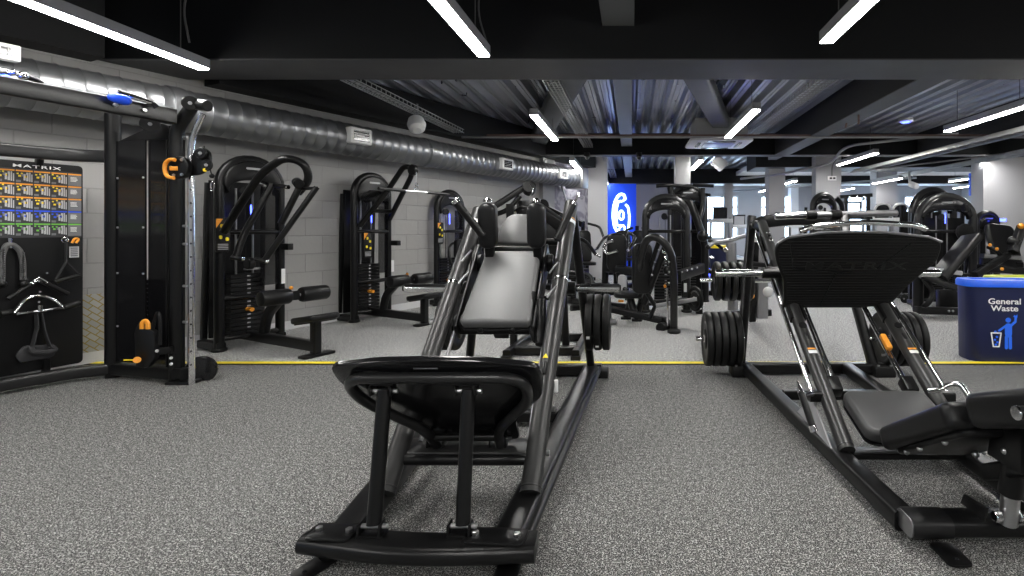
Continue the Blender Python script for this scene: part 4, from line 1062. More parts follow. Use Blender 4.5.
# low carriage
lc=fillet([(-.05,-.17,0),(-.065,.10,0),(-.02,.19,0),(.03,.12,0),(.09,.10,0),(.10,-.10,0),(.03,-.19,0),(-.05,-.17,0)],.04,4)
part('low_carriage',MB().prism([(p.x,p.y) for p in lc[:-1]],.05,frame(at(148,343,4.0),(1,0,0),(0,0,1)),.01),'plastic',t)
part('low_arm',MB().bar(at(150,352,3.98),at(172,350,4.02),.04,.05),'frame_black',t)
part('cable_loop',MB().tube(fillet([at(160,345,3.97),at(160,318,3.97),at(158,311,3.97),at(155,318,3.97),at(152,333,3.97)],.03,4),.012,10),'plastic',t)
part('orange_hook',MB().sweep(fillet([at(142,329,3.9),at(142,323,3.9),at(145,320,3.9),at(148,323,3.9),at(148,329,3.9)],.02,4),rrect(.03,.02,.008),(0,1,0)),'orange',t)
k_=part('orange_knob',MB().cyl(at(137,360,3.9),at(137,360,3.94),.024,16),'orange',t); part('knob_pull',MB().bar(at(124,360,3.92),at(136,360,3.92),.008,.008),'yellow',k_)
for px,py in ((157,351),(171,364),(171,358)): part('bolt',MB().cyl(at(px,py,3.95),at(px,py,3.975),.012,8),'steel',t)
# back arcs
part('upper_rear_arc',MB().sweep(fillet([(-4.22,4.28,1.80),(-4.50,4.18,1.80),(-4.70,3.86,1.80),(-4.86,3.3,1.80)],.5,8),rrect(.05,.10,.02),(0,0,1)),'satin_tube',t)
part('lower_rear_arc',MB().sweep(fillet([(-4.20,4.27,.07),(-4.42,4.12,.07),(-4.60,3.80,.07),(-4.72,3.2,.07)],.5,8),rrect(.08,.09,.02),(0,0,1)),'satin_tube',t)
# board
B0=V((-4.80,3.95,0)); B1=V((-4.645,4.40,0)); bx=(B1-B0).normalized()
BM=frame(B0,bx,(0,0,1))      # local z = out of the board
bo=rrect(1.5,1.66,.03,3); bo=[(x+.476-.75,y+.08+.83) for x,y in bo]
bd_=part('storage_board',MB().prism(bo,.03,BM@Matrix.Translation((0,0,-.03)),.004),'plastic',t)
part('board_bracket',MB().bar(BM@V((.21,1.72,-.0)),BM@V((.21,1.83,.02)),.05,.04,up=tuple(bx)),'frame_black',t)
part('board_bracket',MB().bar(BM@V((.25,.04,-.0)),BM@V((.25,.16,.0)),.05,.04,up=tuple(bx)),'frame_black',t)
part('lettering',text_mb('MATRIX',.033,BM@Matrix.Translation((.20,1.70,.0015)),.0008,.0002,sx=2.1,spacing=1.15),'text_white',bd_)
po=part('exercise_chart',MB().cube((-.5,1.14,.0),(.466,1.68,.003),BM),'print_dark',bd_,'printed chart of small exercise pictures')
def pr(lst,m,nm): 
    q=MB()
    for a,b,c,d,*z in lst: q.cube((a,b,.003),(c,d,.0045+(z[0] if z else 0)),BM)
    part(nm,q,m,po) if False else link(nm,q,m,bd_)
rows=[('orange',.0),('orange',1),('orange',2),('blue',3),('green_print',4)]
bars={'orange':[],'blue':[],'green_print':[]}; wh=[];gr=[];dots={'orange':[],'blue':[],'green_print':[]}; tx=[]; dk=[]
rnd=random.Random(3)
for c,k in rows:
    z1=1.668-.104*k
    for j in range(-5,4):
        x0=-.022+.1*j
        bars[c].append((x0+.003,z1-.011,x0+.096,z1)) 
        wh.append((x0+.060,z1-.085,x0+.072,z1-.018)); wh.append((x0+.076,z1-.088,x0+.083,z1-.016)); wh.append((x0+.045,z1-.08,x0+.056,z1-.03)); 
        gr.append((x0+.004,z1-.095,x0+.03,z1-.078)); gr.append((x0+.034,z1-.05,x0+.044,z1-.026)); wh.append((x0+.088,z1-.09,x0+.094,z1-.03))
        for (a,b) in ((.012,.024),(.034,.022),(.055,.045),(.022,.05)):
            a+=rnd.uniform(-.004,.004); b+=rnd.uniform(-.006,.006)
            s_=.005 if b<.03 else .007
            dots[c].append((x0+a-s_,z1-b-s_,x0+a+s_,z1-b+s_,.001))
        dk.append((x0+.056,z1-.058,x0+.062,z1-.036,.0012))
    bars[c].append((.381,z1-.011,.463,z1))
    gr.append((.381,z1-.100,.463,z1-.0115))
    for q in range(4): tx.append((.395,z1-.034-q*.010,.43+rnd.uniform(0,.01),z1-.03-q*.010,.001))
for c in bars: pr(bars[c],c,'chart_bars'); pr(dots[c],c if c!='orange' else 'yellow','chart_highlights')
pr(wh,'text_grey','chart_machines'); pr(gr,'grey_print','chart_boxes'); pr(tx,'text_white','chart_text'); pr(dk,'print_dark','chart_figures')
def onb(px,py,off=.02):
    N=BM.to_3x3()@V((0,0,1)); P0=B0+N*off; C=V((0,0,H)); d=at(px,py,1)-C
    return C+d*((P0-C).dot(N)/d.dot(N))
GB='attachments hanging on the storage board'
def hook(px,py):
    part('hook',MB().tube([onb(px,py,0),onb(px,py,.05)],.007,8),'chrome',t); 
hook(10,241); hook(39,281); hook(40,292); hook(39,302); hook(66,240); hook(47,273)
# rope
tt=thing('triceps_rope','black twisted rope attachment hanging at the left edge of the board','rope',onb(10,290),0,GB)
part('rope',MB().tube(fillet([onb(2,282,.04),onb(2,255,.04),onb(6,245,.04),onb(12,244,.04),onb(20,250,.04),onb(23,262,.04),onb(23,280,.04)],.06,5),.018,10),'rope',tt)
rk=MB()
for k in range(14): p=onb(2.3,250+k*2.2,.055); rk.tube([p+V((-.016,0,-.008)),p+V((.016,0,.008))],.004,6); p=onb(22.3,254+k*1.9,.055); rk.tube([p+V((-.016,0,-.008)),p+V((.016,0,.008))],.004,6)
part('twist',rk,'dull_steel',tt)
part('centre_clip',MB().tube([onb(10,238,.04),onb(11,248,.04)],.012,10),'chrome',tt)
for px in (2,23.5): part('rope_end',MB().ball(onb(px,284,.04),.028),'rubber',tt)
# V bar
tt=thing('v_handle','black angled V handle with chrome centre on the board','handle',onb(39,290),0,GB)
for a,b in (((36,281),(8,299)),((41,281),(68,294))): part('grip',MB().tube([onb(*a,.045),onb(*b,.045)],.017,12),'rubber',tt)
part('centre',MB().tube([onb(31,284,.045),onb(38.5,278,.045),onb(46,283,.045)],.018,12),'chrome',tt,'chrome centre piece')
# curved bar
tt=thing('curl_bar','chrome curved cable bar with black end grips on the board','bar',onb(39,305),0,GB)
part('arc',MB().tube(fillet([onb(14,313,.05),onb(24,300,.05),onb(32,296,.05),onb(46,296,.05),onb(56,301,.05),onb(64,308,.05)],.06,5),.012,10),'chrome',tt)
for a,b in (((0,314),(13,312)),((64,308),(80,303))): part('end_grip',MB().roller(onb(*a,.05),onb(*b,.05),.025),'rubber',tt)
tt=thing('straight_bar','short chrome straight cable bar below the curved bar on the board','bar',onb(39,312),0,GB)
part('bar',MB().tube([onb(16,314,.06),onb(62,308,.06)],.011,10),'chrome',tt); part('swivel',MB().cyl(onb(40,305,.06),onb(40,312,.06),.016,12),'chrome',tt)
# ankle strap
tt=thing('ankle_strap','black webbing strap with a loop at the bottom of the board','strap',onb(40,350),0,GB)
part('webbing',MB().sweep([onb(36,313,.04),onb(37,328,.04),onb(32,347,.04)],rrect(.05,.008,.003),tuple(bx)),'strap',tt)
part('webbing',MB().sweep([onb(41,313,.04),onb(44,330,.04),onb(50,347,.045)],rrect(.05,.008,.003),tuple(bx)),'strap',tt)
part('cuff',MB().tube(fillet([onb(30,347,.05),onb(32,352,.06),onb(44,353,.06),onb(57,350,.05),onb(50,346,.05)],.03,3),.02,10),'strap',tt)
tt=thing('rubber_sling','flat dark rubber paddle hanging behind the ankle strap','strap',onb(30,355),0,GB)
part('paddle',MB().prism([(p.x,p.y) for p in fillet([(.1,.14,0),(.3,.14,0),(.3,.24,0),(.12,.27,0),(.07,.2,0),(.1,.14,0)],.04,4)[:-1]],.012,BM@Matrix.Translation((.0,.03,.005)),.003),'print_dark',tt)
# single handle stirrup
tt=thing('stirrup_handle','black single hand stirrup on a strap at the upper right of the board','handle',onb(68,270),0,GB)
part('strap',MB().sweep([onb(66,242,.04),onb(66,262,.04)],rrect(.035,.008,.003),tuple(bx)),'strap',tt)
for a,b in (((66,262),(56,279)),((66,262),(79,275))): part('side_strap',MB().sweep([onb(*a,.045),onb(*b,.045)],rrect(.03,.008,.003),tuple(bx)),'strap',tt)
part('grip',MB().tube([onb(55,282,.05),onb(81,275,.05)],.018,12),'rubber',tt)
part('ring',MB().tube([onb(65,240,.04)+bx*.02*math.cos(a)+V((0,0,.02*math.sin(a))) for a in [k*PI/6 for k in range(12)]],.005,8,closed=True),'chrome',tt)
tt=thing('cable_tag','small white printed card with a yellow clip on the board','tag',onb(74,255),0,GB)
part('card',MB().cube((-.03,-.045,0),(.03,.045,.003),frame(onb(74,252,.03),bx,(0,0,1))),'text_grey',tt); m=MB()
for k in range(5): m.cube((-.022,-.035+k*.016,.003),(.022,-.028+k*.016,.004),frame(onb(74,252,.03),bx,(0,0,1)))
part('print',m,'print_dark',tt); part('clip',MB().tube(fillet([onb(72,243,.05),onb(75,238,.05),onb(79,239,.05),onb(76,243,.05)],.02,3),.009,8),'orange',tt)
# patterned reflective panel on wall behind
tp=frame(wpt(4.42,.012,0),WD,(0,0,1))
struct('trim_19',MB().cube((-.12,.08,0),(.45,.62,.006),tp),'tread_print')
# ------------------------------------------------------------------ waste bins
def text_on(txt,size,M,m,parent,name='lettering',bold=.0,sx=1.0,sp=1.0): return part(name,text_mb(txt,size,M,.0008,bold,sx=sx,spacing=sp),m,parent)
def bin_body(t,cx,cy,w,d,h,lid,R=Matrix.Identity(4)):
    body=fillet([(-w/2,-d/2,0),(0,-d/2-.012,0),(w/2,-d/2,0),(w/2,d/2,0),(-w/2,d/2,0),(-w/2,-d/2,0)],.09,5)
    q=rrect(w,d,.10,6)
    m=MB(); vs=[];n=len(q)
    for z,s in ((0,.96),(.01,.975),(h*.5,.985),(h-.03,1.0),(h,1.0)): vs+=[(cx+x*s,cy+y*s,z) for x,y in q]
    fs=[(r*n+k,r*n+(k+1)%n,(r+1)*n+(k+1)%n,(r+1)*n+k) for r in range(4) for k in range(n)]+[tuple(reversed(range(n)))]
    m.add(vs,fs,R); part('body',m,'navy',t)
    o=offset_poly(q,.018); i=offset_poly(q,-.07); i2=offset_poly(q,-.10); m=MB(); vs=[]
    for ring,z in ((o,h-.045),(o,h),(offset_poly(q,.008),h+.018),(i,h+.02),(i2,h-.01),(i2,h-.06)): vs+=[(cx+x,cy+y,z) for x,y in ring]
    m.add(vs,[(r*n+k,r*n+(k+1)%n,(r+1)*n+(k+1)%n,(r+1)*n+k) for r in range(5) for k in range(n)],R); part('lid_rim',m,lid,t)
    part('bin_liner',MB().prism(offset_poly(q,-.11),.01,R@Matrix.Translation((cx,cy,h-.15))),'screen',t)
W_=.66; cx=3.43; cy=4.86; BR=Matrix.Translation((cx,cy,0))@Matrix.Rotation(-.12,4,'Z')@Matrix.Translation((-cx,-cy,0))
t=thing('waste_bin','navy general waste bin with bright blue rim and white lettering','bin',(cx,cy,0))
bin_body(t,cx,cy,W_,.30,.725,'bin_blue',BR)
FB=BR@Matrix(((1,0,0,cx),(0,0,-1,cy-.152),(0,1,0,0),(0,0,0,1)))
text_on('General',.072,FB@Matrix.Translation((-.035,.55,.001)),'text_white',t,bold=.0012,sx=1.2); text_on('Waste',.072,FB@Matrix.Translation((-.035,.487,.001)),'text_white',t,bold=.0012,sx=1.2)
IM=FB@Matrix.Translation((-.02,.115,-.001))@Matrix.Scale(.88,4)
ic=MB()
def cap(a,b,r):
    a=V((*a,0));b=V((*b,0)); d=(b-a).normalized(); n=V((-d.y,d.x,0)); p=[]
    for k in range(7): an=PI/2+PI*k/6; p.append(a+d*math.cos(an)*r+n*math.sin(an)*r)
    for k in range(7): an=-PI/2+PI*k/6; p.append(b+d*math.cos(an)*r+n*math.sin(an)*r)
    return [(q.x,q.y) for q in p]
ic.prism(cap((.02,.24),(.02,.16),.034),.002,IM); ic.prism(cap((.0,.13),(.0,.02),.0155),.0021,IM); ic.prism(cap((.037,.13),(.037,.02),.0155),.0021,IM)
ic.prism([(.018+.026*math.cos(a),.305+.026*math.sin(a)) for a in [k*PI/8 for k in range(16)]],.002,IM)
ic.prism(cap((.0,.25),(-.07,.195),.011),.0022,IM); ic.prism(cap((.045,.25),(.085,.29),.012),.0022,IM); ic.prism(cap((.085,.29),(.09,.335),.011),.0023,IM)
ic.prism([(.065,.345),(.08,.36),(.09,.35),(.105,.365),(.105,.335),(.085,.325)],.0021,IM)
for x,y in ((-.105,.185),(-.09,.13),(-.11,.10),(-.085,.075),(-.10,.05)): ic.prism([(x+.014*math.cos(a),y+.012*math.sin(a)) for a in [k*PI/3 for k in range(6)]],.0018,IM)
part('litter_icon',ic,'icon_blue',t,'bright blue figure dropping litter')
bk_=MB(); pts=[(-.145,.17),(-.125,.03),(-.07,.03),(-.05,.17),(-.145,.17)]
for a,b in zip(pts,pts[1:]): bk_.prism(cap(a,b,.006),.0024,IM)
part('basket_icon',bk_,'text_white',t)
rg=MB(); c=FB@V((.18,.62,0)); M=frame(c,(1,0,0),(0,0,1))
rg.tube([M@V((.022*math.cos(a),.022*math.sin(a),.0)) for a in [k*PI/8 for k in range(16)]],.003,6,closed=True); part('round_mark',rg,'text_white',t)
t=thing('waste_bin','second navy bin with yellow-green rim just behind the blue-rimmed one','bin',(4.08,5.42,0))
bin_body(t,4.08,5.42,.66,.36,.70,'bin_lime')

# ------------------------------------------------------------------ centre cluster
def capost(t,pts,r,name='frame_tube',m='frame_black',bend=.15,seg=12): return part(name,MB().tube(fillet(pts,bend,5),r,seg),m,t)
MC=local(.50,7.6,0)
t=thing('selector_machine','glossy domed selector tower in the centre, in front of the white column','gym machine',(.50,7.6,0))
tower(t,MC,W=.60,Hh=1.68,head_mat='gloss_black',blue=False,head_h=.26,r=.055,see=True)
part('side_arm_pad',MB().bar(at(678,276,6.9),at(702,268,7.5),.09,.14),'vinyl',t)
for k in range(4): part('bolt',MB().ball(at(682+k*5,272-k*1.5,6.88),.014,8),'steel',t)
part('lower_beam',MB().bar(at(655,303,7.2),at(700,300,7.4),.09,.09),'frame_black',t); part('rear_foot',MB().bar(at(699,290,7.5),at(699,314,7.45),.1,.1,up=(0,1,0)),'frame_black',t)
part('white_label',MB().cube((0,0,0),(.04,.006,.12),Matrix.Translation(at(684,292,7.2))),'white_mark',t)
MC2=local(.93,8.7,0)
t=thing('assisted_pull_up_machine','second tower with top pull-up handles rising behind the central domed tower','gym machine',(.93,8.7,0))
tower(t,MC2,W=.58,Hh=1.92,head_mat='gloss_black',blue=True,head_h=.30,r=.05)
capost(t,[at(680,200,8.4),at(690,201,8.3),at(700,228,8.2),at(705,244,8.2),at(705,300,8.2)],.06,'curved_arm')
capost(t,[at(703,188,8.5),at(703,208,8.5),at(700,218,8.4),at(697,224,8.4)],.04,'handle_stem')
capost(t,[at(693,185,8.6),at(714,186,8.5)],.028,'pull_up_grip'); capost(t,[at(702,194,8.6),at(710,195,8.5)],.025,'pull_up_grip')
capost(t,[at(656,186,8.4),at(668,185,8.4),at(690,187,8.6)],.032,'pull_up_grip'); capost(t,[at(672,198,8.4),at(670,187,8.4)],.05,'handle_stem'); capost(t,[at(664,195,8.4),at(680,196,8.4)],.025,'handle_stem')
part('arm_joint',MB().ball(at(703,236,8.0),.09),'frame_black',t); capost(t,[at(703,236,8.0),at(710,238,7.9)],.03,'grip','plastic')
# plate loaded chest / triceps station in front
t=thing('plate_loaded_press','black plate loaded seated press with a rounded hoop frame in the middle of the room','gym machine',(.3,6.4,0))
capost(t,[at(674,333,6.2)+V((0,0,0)),at(674,275,6.15),at(671,252,6.1),at(663,241,6.1),at(654,236,6.1),at(646,240,6.2),at(641,256,6.3),at(637,285,6.4)],.046,'hoop_frame','satin_tube',.2)
part('foot',MB().cyl(flr(674,333)+V((0,0,0)),flr(674,333)+V((0,0,.04)),.08,16),'rubber',t)
capost(t,[at(666,246,6.15),at(656,272,6.3),at(644,303,6.5)],.045,'diagonal_tube'); capost(t,[at(659,241,6.2),at(650,268,6.4),at(640,296,6.6)],.03,'diagonal_tube')
PB=frame(at(650,268,6.45),(1,.35,0),V((.22,.1,1)))
part('backrest',MB().prism(rrect(.26,.62,.09,5),.09,PB@Matrix.Translation((-.12,0,0)),.03,3),'vinyl',t)
SMx=Matrix.Translation(at(630,297,6.8))
part('seat',MB().prism(rrect(.42,.36,.13,5),.07,SMx,.025,3),'vinyl',t); part('seat_tube',MB().tube([at(630,298,6.8),at(634,312,6.75)],.05,12),'frame_black',t); part('orange_catch',MB().box(tuple(at(621,301,6.7)),(.07,.03,.03)),'orange',t)
for a in ((626,319),(637,321)):
    f=flr(*a); capost(t,[at(a[0]+6,293,f.y-.1),f+V((0,0,.03))],.04,'leg'); part('foot',MB().prism(rrect(.14,.1,.03),.03,Matrix.Translation(f)),'rubber',t)
part('base_beam',MB().bar(at(606,308,6.6),at(664,321,6.4),.08,.08),'frame_black',t); part('base_beam',MB().bar(at(664,320,6.4),at(674,330,6.2),.08,.08),'frame_black',t)
part('weight_arm',MB().bar(at(655,306,6.4),at(697,299,6.3),.045,.05),'dull_steel',t); part('lever',MB().tube([at(645,290,6.4),at(655,306,6.4),at(650,318,6.4)],.03,10),'frame_black',t)
part('chrome_rod',MB().tube([at(667.5,326,6.2),at(667.5,288,6.2)],.013,10),'chrome',t); part('rod_joint',MB().ball(at(667,270,6.15),.05),'frame_black',t)
for px,py in ((659,250),(663,252),(655,262),(652,275),(669,262),(669,272),(669,283)): part('bolt',MB().ball(at(px,py,6.05),.013,8),'steel',t)
for px,py in ((662,249),(664,256)): part('adjust_lever',MB().tube([at(px,py,6.05),at(px+3,py+5,6.05)],.01,8),'chrome',t)
part('roller',MB().cyl(at(660,328,6.2),at(664,327,6.3),.06,16),'plastic',t)
o=make_plate('small black plate on the lever of the central seated press',.155,.04)
o.matrix_basis=Matrix.Translation(at(694,299,6.35))@Matrix.Rotation(.5,4,'Z'); setp(o,None,'weight plate','plates on the central machines')
# neighbour with chrome handles
t=thing('plate_loaded_row','black plate loaded machine with chrome handles in front of the neon wall','gym machine',(-.3,7.6,0))
capost(t,[flr(604,312),at(606,250,7.6)],.05,'upright'); capost(t,[at(612,246,7.6),at(622,268,7.6),at(628,300,7.5)],.045,'upright')
part('beam',MB().bar(at(607,268,7.5),at(645,273,7.3),.09,.12),'frame_black',t)
capost(t,[at(603,248,7.4),at(607,242,7.4),at(613,241,7.35)],.022,'handle','chrome'); capost(t,[at(603,248,7.4),at(607,254,7.4),at(617,251,7.3)],.022,'handle','chrome')
part('pad',MB().prism(rrect(.28,.55,.1,5),.1,frame(at(616,252,7.5),(1,.2,0),(.3,0,1)),.03,3),'vinyl',t)
part('base_beam',MB().bar(flr(598,306)+V((0,0,.05)),flr(640,312)+V((0,0,.05)),.09,.09),'frame_black',t)
capost(t,[at(618,272,7.4),at(620,285,7.4),at(627,291,7.3)],.035,'curved_tube')
part('white_cover',MB().prism(rrect(.12,.3,.05,4),.04,frame(at(622,285,7.35),(1,.2,0),(.3,0,1)),.01),'text_grey',t)
def station(label,px,py,Y,ang=0,h=1.3,s=1.0,name='exercise_bench',cat='gym machine'):
    c=V(((px-CX)/F*Y,Y,0)); M=local(c.x,c.y,ang)@Matrix.Scale(s,4); P=lambda x,y,z:M@V((x,y,z))
    t=thing(name,label,cat,c,ang)
    part('backrest',MB().prism(rrect(.30,.74,.1,4),.09,M@Matrix.Translation((0,.28,.82))@Matrix.Rotation(PI/2-.25,4,'X'),.03,2),'vinyl',t)
    part('seat',MB().prism(rrect(.36,.38,.1,4),.07,M@Matrix.Translation((0,-.05,.42)),.02,2),'vinyl',t)
    part('seat_post',MB().bar(P(0,-.02,.05),P(0,-.02,.43),.08,.08,up=(0,1,0)),'frame_black',t)
    part('back_frame',MB().tube(fillet([P(0,.35,.05),P(0,.45,.8),P(0,.42,h)],.2,4),.045,10),'frame_black',t)
    part('base_beam',MB().bar(P(0,-.6,.06),P(0,.7,.06),.09,.09),'frame_black',t)
    for y in (-.6,.7): part('base_crossbar',MB().bar(P(-.35,y,.04),P(.35,y,.04),.08,.08),'frame_black',t)
    for sx in (-1,1):
        part('lever_arm',MB().tube(fillet([P(sx*.12,.42,h-.05),P(sx*.34,.2,h-.12),P(sx*.34,-.15,h-.35)],.12,4),.03,10),'frame_black',t)
        part('hand_grip',MB().tube([P(sx*.34,-.15,h-.35),P(sx*.34,-.28,h-.38)],.022,8),'chrome',t)
    return t
station('dark padded bench station right behind the top of the right hack squat rail',573,0,8.4,.6,1.15)
station('tall padded station standing before the white pillar, left of the neon wall',587,0,11.6,.3,1.4)
station('padded station silhouetted against the lower left of the neon emblem',616,0,10.2,-.4,1.18)
station('padded station under the middle of the neon emblem',629,0,13.4,.4,1.2)
station('dark station between the neon wall and the domed tower, small orange tips',641,0,11.8,.2,1.3)
capost(thing('barbell_rack','low black rack with a horizontal bar beside the right hack squat rail','rack',(-.75,8.0,0)),[flr(556,308),at(556,272,8),at(592,274,8),flr(592,312)],.035,'frame')
# ------------------------------------------------------------------ station behind the leg press left
t=thing('plate_loaded_machine','black plate loaded machine with a long lever behind the left post of the leg press','gym machine',(1.2,5.9,0))
capost(t,[at(708,247,5.4),at(713,243,5.4),at(728,241,5.5),at(757,232,5.8)],.022,'lever','dull_steel'); part('lever_tip',MB().ball(at(708,247,5.4),.028),'plastic',t)
part('ball_tip',MB().ball(at(726,250,5.5),.03),'chrome',t)
capost(t,[at(733,310,5.9),at(731,243,5.9)],.06,'post','dull_steel'); 
part('horn',MB().cyl(at(700,280,5.7),at(770,281,5.7),.024,14),'chrome',t)
part('post',MB().bar(flr(752,322)+V((0,0,.03)),at(755,240,6.1),.09,.09,up=(0,1,0)),'frame_black',t); part('post',MB().bar(at(762,318,6.6),at(762,238,6.6),.14,.1,up=(0,1,0)),'dull_steel',t)
part('base_beam',MB().bar(flr(712,319)+V((0,0,.05)),flr(770,316)+V((0,0,.05)),.09,.09),'frame_black',t)
part('knob',MB().ball(at(752,296,5.8),.03),'orange',t); part('cross_tube',MB().bar(at(735,262,6.0),at(772,266,6.3),.06,.06),'frame_black',t); part('white_guard',MB().ball(at(768,292,5.9),.06),'white_plastic',t)
plates([.90+k*.085 for k in range(5)],5.7,.64,.215,[n+' black plate in the raised row of five behind the leg press' for n in nm],'plates on the machine behind the leg press',.06)
# ------------------------------------------------------------------ right hand machines
ME=local(4.82,8.0,-.12)
t=thing('selector_machine','big glossy domed selector tower behind the waste bin','gym machine',(4.82,8.0,0),-.12)
tower(t,ME,W=.80,Hh=1.72,head_mat='gloss_black',blue=True,head_h=.30,r=.06,stack_h=.5,screens=False)
part('pulley',MB().cyl(at(963,208,7.8),at(967,208,7.8),.06,14),'plastic',t); part('cam',MB().lathe([(0,.02),(0,.12),(.03,.13),(.06,.12),(.06,.02)],at(966,232,7.8),(0,1,0),18),'plastic',t)
MD=local(5.15,8.9,.25)
t=thing('selector_machine','glossy domed tower half hidden left of the big one on the right','gym machine',(5.15,8.9,0),.25)
tower(t,MD,W=.86,Hh=1.88,head_mat='gloss_black',blue=False,head_h=.34,r=.06,screens=False)
t=thing('leg_extension_machine','black bench machine with slanted backrest and flat tray between platform and waste bin','gym machine',(4.1,7.2,0))
part('backrest',MB().bar(at(937,279,7.0),at(972,237,7.2),.34,.11,up=(-.6,0,.7),r=.04),'vinyl',t)
part('tray',MB().prism(rrect(.55,.5,.08,4),.06,Matrix.Translation(at(934,272,7.2))@Matrix.Rotation(.12,4,'Y'),.015),'text_grey',t,'pale tray top'); part('tray_slot',MB().cube((-.02,-.1,.0605),(.2,.1,.063),Matrix.Translation(at(934,272,7.2))@Matrix.Rotation(.12,4,'Y')),'screen',t)
capost(t,[at(918,276,7.1),at(918,310,7.1)],.07,'leg'); capost(t,[at(921,275,6.9),at(940,282,6.9),at(975,294,7.0)],.045,'frame_tube','satin_tube')
capost(t,[at(924,279,6.95),at(934,292,6.95),at(930,302,6.9),flr(911,316)],.035,'frame_tube','frame_black',.12)
part('base_beam',MB().bar(at(915,310,7.0),at(985,312,7.1),.1,.1),'frame_black',t); part('rear_post',MB().bar(at(957,312,7.5),at(957,256,7.5),.09,.09,up=(0,1,0)),'frame_black',t)
part('weight_guard',MB().box(tuple(at(948,300,7.5)),(.3,.1,.3)),'plastic',t)
for px,py in ((949,311),(953,311)): part('bolt',MB().ball(at(px,py,6.9),.015,8),'steel',t)
t=thing('dumbbell','small dark dumbbell on the floor at the right edge of the platform','dumbbell',flr(908,303))
a=flr(904,303)+V((0,0,.07)); b=flr(913,302)+V((0,0,.07)); part('bar',MB().cyl(a,b,.02,10),'steel',t); d=(b-a)
for u in (0,.75): part('weight_head',MB().cyl(a+d*u,a+d*(u+.25),.075,14),'rubber',t)
t=thing('leg_curl_machine','black machine with a broad slanted pad and orange knobs at the right edge','gym machine',(5.6,7.0,0))
part('pad',MB().prism(rrect(.5,.7,.1,5),.09,frame(at(1001,249,7.3),(1,.3,-.1),(-.35,.1,.6)),.03,3),'vinyl',t)
part('frame_beam',MB().bar(at(982,256,7.0),at(1020,258,7.1),.08,.06),'dull_steel',t); part('frame_beam',MB().bar(at(975,275,6.8),at(1008,255,7.0),.08,.08),'frame_black',t)
part('front_beam',MB().bar(at(980,268,6.9),at(1040,272,7.1),.1,.1),'frame_black',t); part('arm',MB().bar(at(1013,252,6.9),at(1022,226,7.0),.1,.1,up=(0,1,0)),'frame_black',t); part('arm_knob',MB().ball(at(1021,226,6.9),.04),'orange',t)
for px,py in ((990,245),(997,249),(1002,269)): part('knob',MB().ball(at(px,py,6.8),.022),'orange',t)
capost(t,[at(988,247,7.1),at(996,250,7.0),at(1001,256,7.0)],.03,'lever'); part('post',MB().bar(V((at(985,260,7).x,7.0,.03)),at(985,258,7.0),.1,.1,up=(0,1,0)),'frame_black',t); part('post',MB().bar(V((at(1018,260,7.2).x,7.2,.03)),at(1018,262,7.2),.1,.1,up=(0,1,0)),'frame_black',t)
part('roller',MB().roller(at(1008,240,7.0),at(1020,244,6.9),.06),'vinyl',t)
MG=local(6.75,9.9,.1)
t=thing('selector_machine','small domed tower with a blue badge in front of the wide right column','gym machine',(6.75,9.9,0),.1)
tower(t,MG,W=.42,Hh=1.52,head_mat='gloss_black',blue=False,head_h=.25,r=.06); part('badge',MB().box(tuple(at(1003,220,9.7)),(.1,.03,.05)),'blue_led',t)
MH=local(3.9,10.6,.3)
t=thing('selector_machine','small glossy domed tower just above the leg press bar, before the socket column','gym machine',(3.9,10.6,0),.3)
tower(t,MH,W=.52,Hh=1.92,head_mat='gloss_black',blue=False,head_h=.24,r=.055,see=True); part('arm',MB().tube(fillet([at(836,198,10.4),at(842,204,10.4),at(843,216,10.4)],.1,4),.05,10),'frame_black',t)
# rack with bars behind
t=thing('cable_station','black cable station frame with crossbars behind the leg press','gym machine',(4.6,12.0,0))
for px in (846,868): part('post',MB().bar(V((at(px,0,11.8).x,11.8,.02)),at(px,196,11.8),.08,.08,up=(0,1,0)),'frame_black',t)
part('crossbar',MB().bar(at(840,197,11.8),at(872,195,11.8),.06,.08),'frame_black',t); part('crossbar',MB().bar(at(842,218,11.8),at(872,218,11.8),.06,.06),'frame_black',t)
for px in (850,857,864): part('hook',MB().tube([at(px,196,11.7),at(px,201,11.7)],.03,8),'chrome',t)
# ------------------------------------------------------------------ cardio at the back
def treadmill(label,px,Y,top,w=.62,scr='screen',hoop=False,grp='cardio machines at the back of the room'):
    c=V(((px-CX)/F*Y,Y,0)); t=thing('treadmill',label,'treadmill',c,0,grp); zt=H-(top-CY)/F*Y; x=c.x
    part('deck',MB().box((x,Y+.9,.13),(w,1.8,.2)),'white_plastic',t); part('belt',MB().cube((x-w*.36,Y+.1,.231),(x+w*.36,Y+1.7,.236)),'rubber',t)
    for s in (-1,1):
        part('upright',MB().bar((x+s*w*.45,Y+.1,.1),(x+s*w*.45,Y,zt-.3),.07,.09,up=(0,1,0)),'dull_steel',t)
        part('handrail',MB().tube(fillet([(x+s*w*.5,Y,zt-.3),(x+s*w*.5,Y+.5,zt-.35),(x+s*w*.5,Y+.7,zt-.4)],.1,3),.03,8),'frame_black',t)
    part('console_shelf',MB().box((x,Y,zt-.36),(w*1.2,.3,.12)),'white_plastic',t)
    cn=part('console',MB().box((0,0,0),(w*.7,.42,.07),frame((x,Y,zt-.16),(1,0,0),(0,-.2,1))),'plastic',t)
    part('display',MB().cube((-w*.28,-.12,.036),(w*.28,.16,.04),frame((x,Y,zt-.16),(1,0,0),(0,-.2,1))),scr,cn)
    if hoop: part('hoop',MB().tube(fillet([(x-w*.5,Y,zt-.4),(x-w*.45,Y-.1,zt+.05),(x+w*.35,Y-.1,zt+.05),(x+w*.5,Y,zt-.25)],.2,5),.03,10),'white_plastic',t)
    return t
treadmill('treadmill with dark square console in front of the big bright window',720,16.0,209)
treadmill('white treadmill seen behind the slim grey column',739,18.2,216,scr='text_grey')
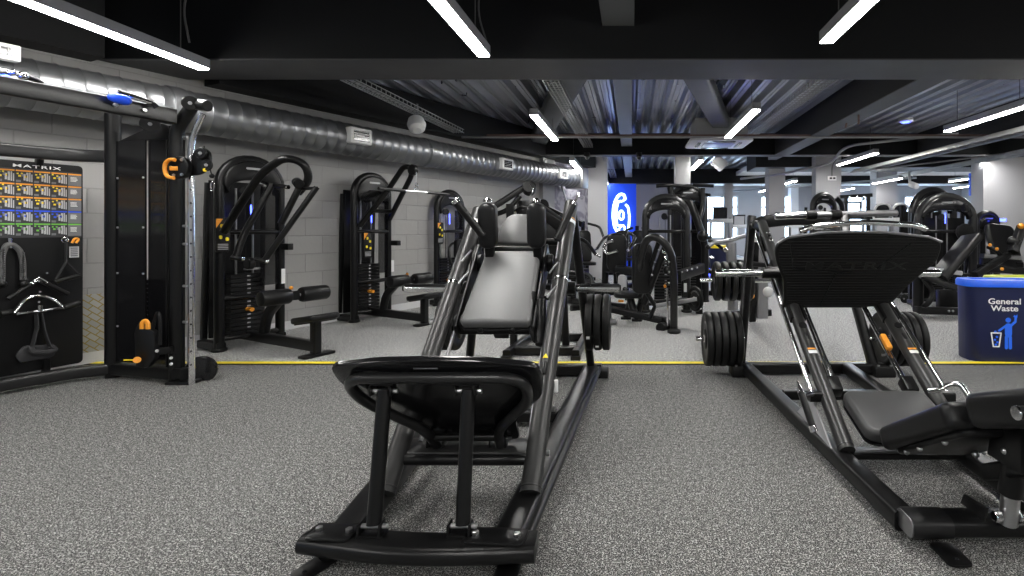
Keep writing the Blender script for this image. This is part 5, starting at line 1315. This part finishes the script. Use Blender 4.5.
treadmill('treadmill with bright display left of the hooped consoles',851,15.2,203,.8,'sky_panel')
treadmill('treadmill with pale hooped handle, left of the pair above the platform',882,13.0,206,.46,hoop=True)
treadmill('treadmill with pale hooped handle, right of the pair above the platform',900,13.2,206,.46,hoop=True)
treadmill('treadmill in front of the window seen through the left domed tower',921,16.5,212,.8)
treadmill('pale treadmill just right of the white middle column',800,16.2,214,.7)
t=thing('litter_barrel','navy barrel with yellow rim among the cardio machines','bin',(2.0,11.6,0))
a=V((1.97,11.6,0)); part('body',MB().lathe([(0,.2),(.02,.22),(.8,.26)],a,(0,0,1),22),'navy',t); part('rim',MB().lathe([(.8,.25),(.8,.275),(.85,.275),(.86,.25)],a,(0,0,1),22),'yellow',t)
for px,Y,l in ((707,13.5,'glowing blue floor light behind the central towers'),(745,13.0,'glowing blue floor light left of the leg press post')):
    c=V(((px-CX)/F*Y,Y,.0)); t=thing('floor_light',l,'light',c); part('base',MB().box((c.x,c.y,.15),(.9,.5,.3)),'white_plastic',t); part('glow_panel',MB().cube((c.x-.42,c.y-.26,.05),(c.x+.42,c.y-.25,.27)),'blue_led',t)
station('dark low machine between central tower and leg press',712,0,9.4,.8,1.1)
station('dark seat machine in the gap right of the leg press platform base',900,0,9.8,-.8,1.15)
# ------------------------------------------------------------------ camera, world, view
cam=bpy.data.cameras.new('camera'); co=bpy.data.objects.new('camera',cam); COL.objects.link(co)
co.location=(0,0,H); co.rotation_euler=(PI/2,0,0)
cam.sensor_width=36; cam.lens=36*F/1024; cam.shift_x=(512-CX)/1024; cam.shift_y=(CY-288)/1024
cam.clip_start=.05; cam.clip_end=200
SC.camera=co
w=bpy.data.worlds.new('world'); SC.world=w; w.use_nodes=True
w.node_tree.nodes['Background'].inputs[0].default_value=(.55,.75,1,1); w.node_tree.nodes['Background'].inputs[1].default_value=8.0
SC.view_settings.view_transform='Standard'; SC.view_settings.look='None'; SC.view_settings.gamma=1; SC.view_settings.exposure=1.15
SC.view_settings.use_curve_mapping=False
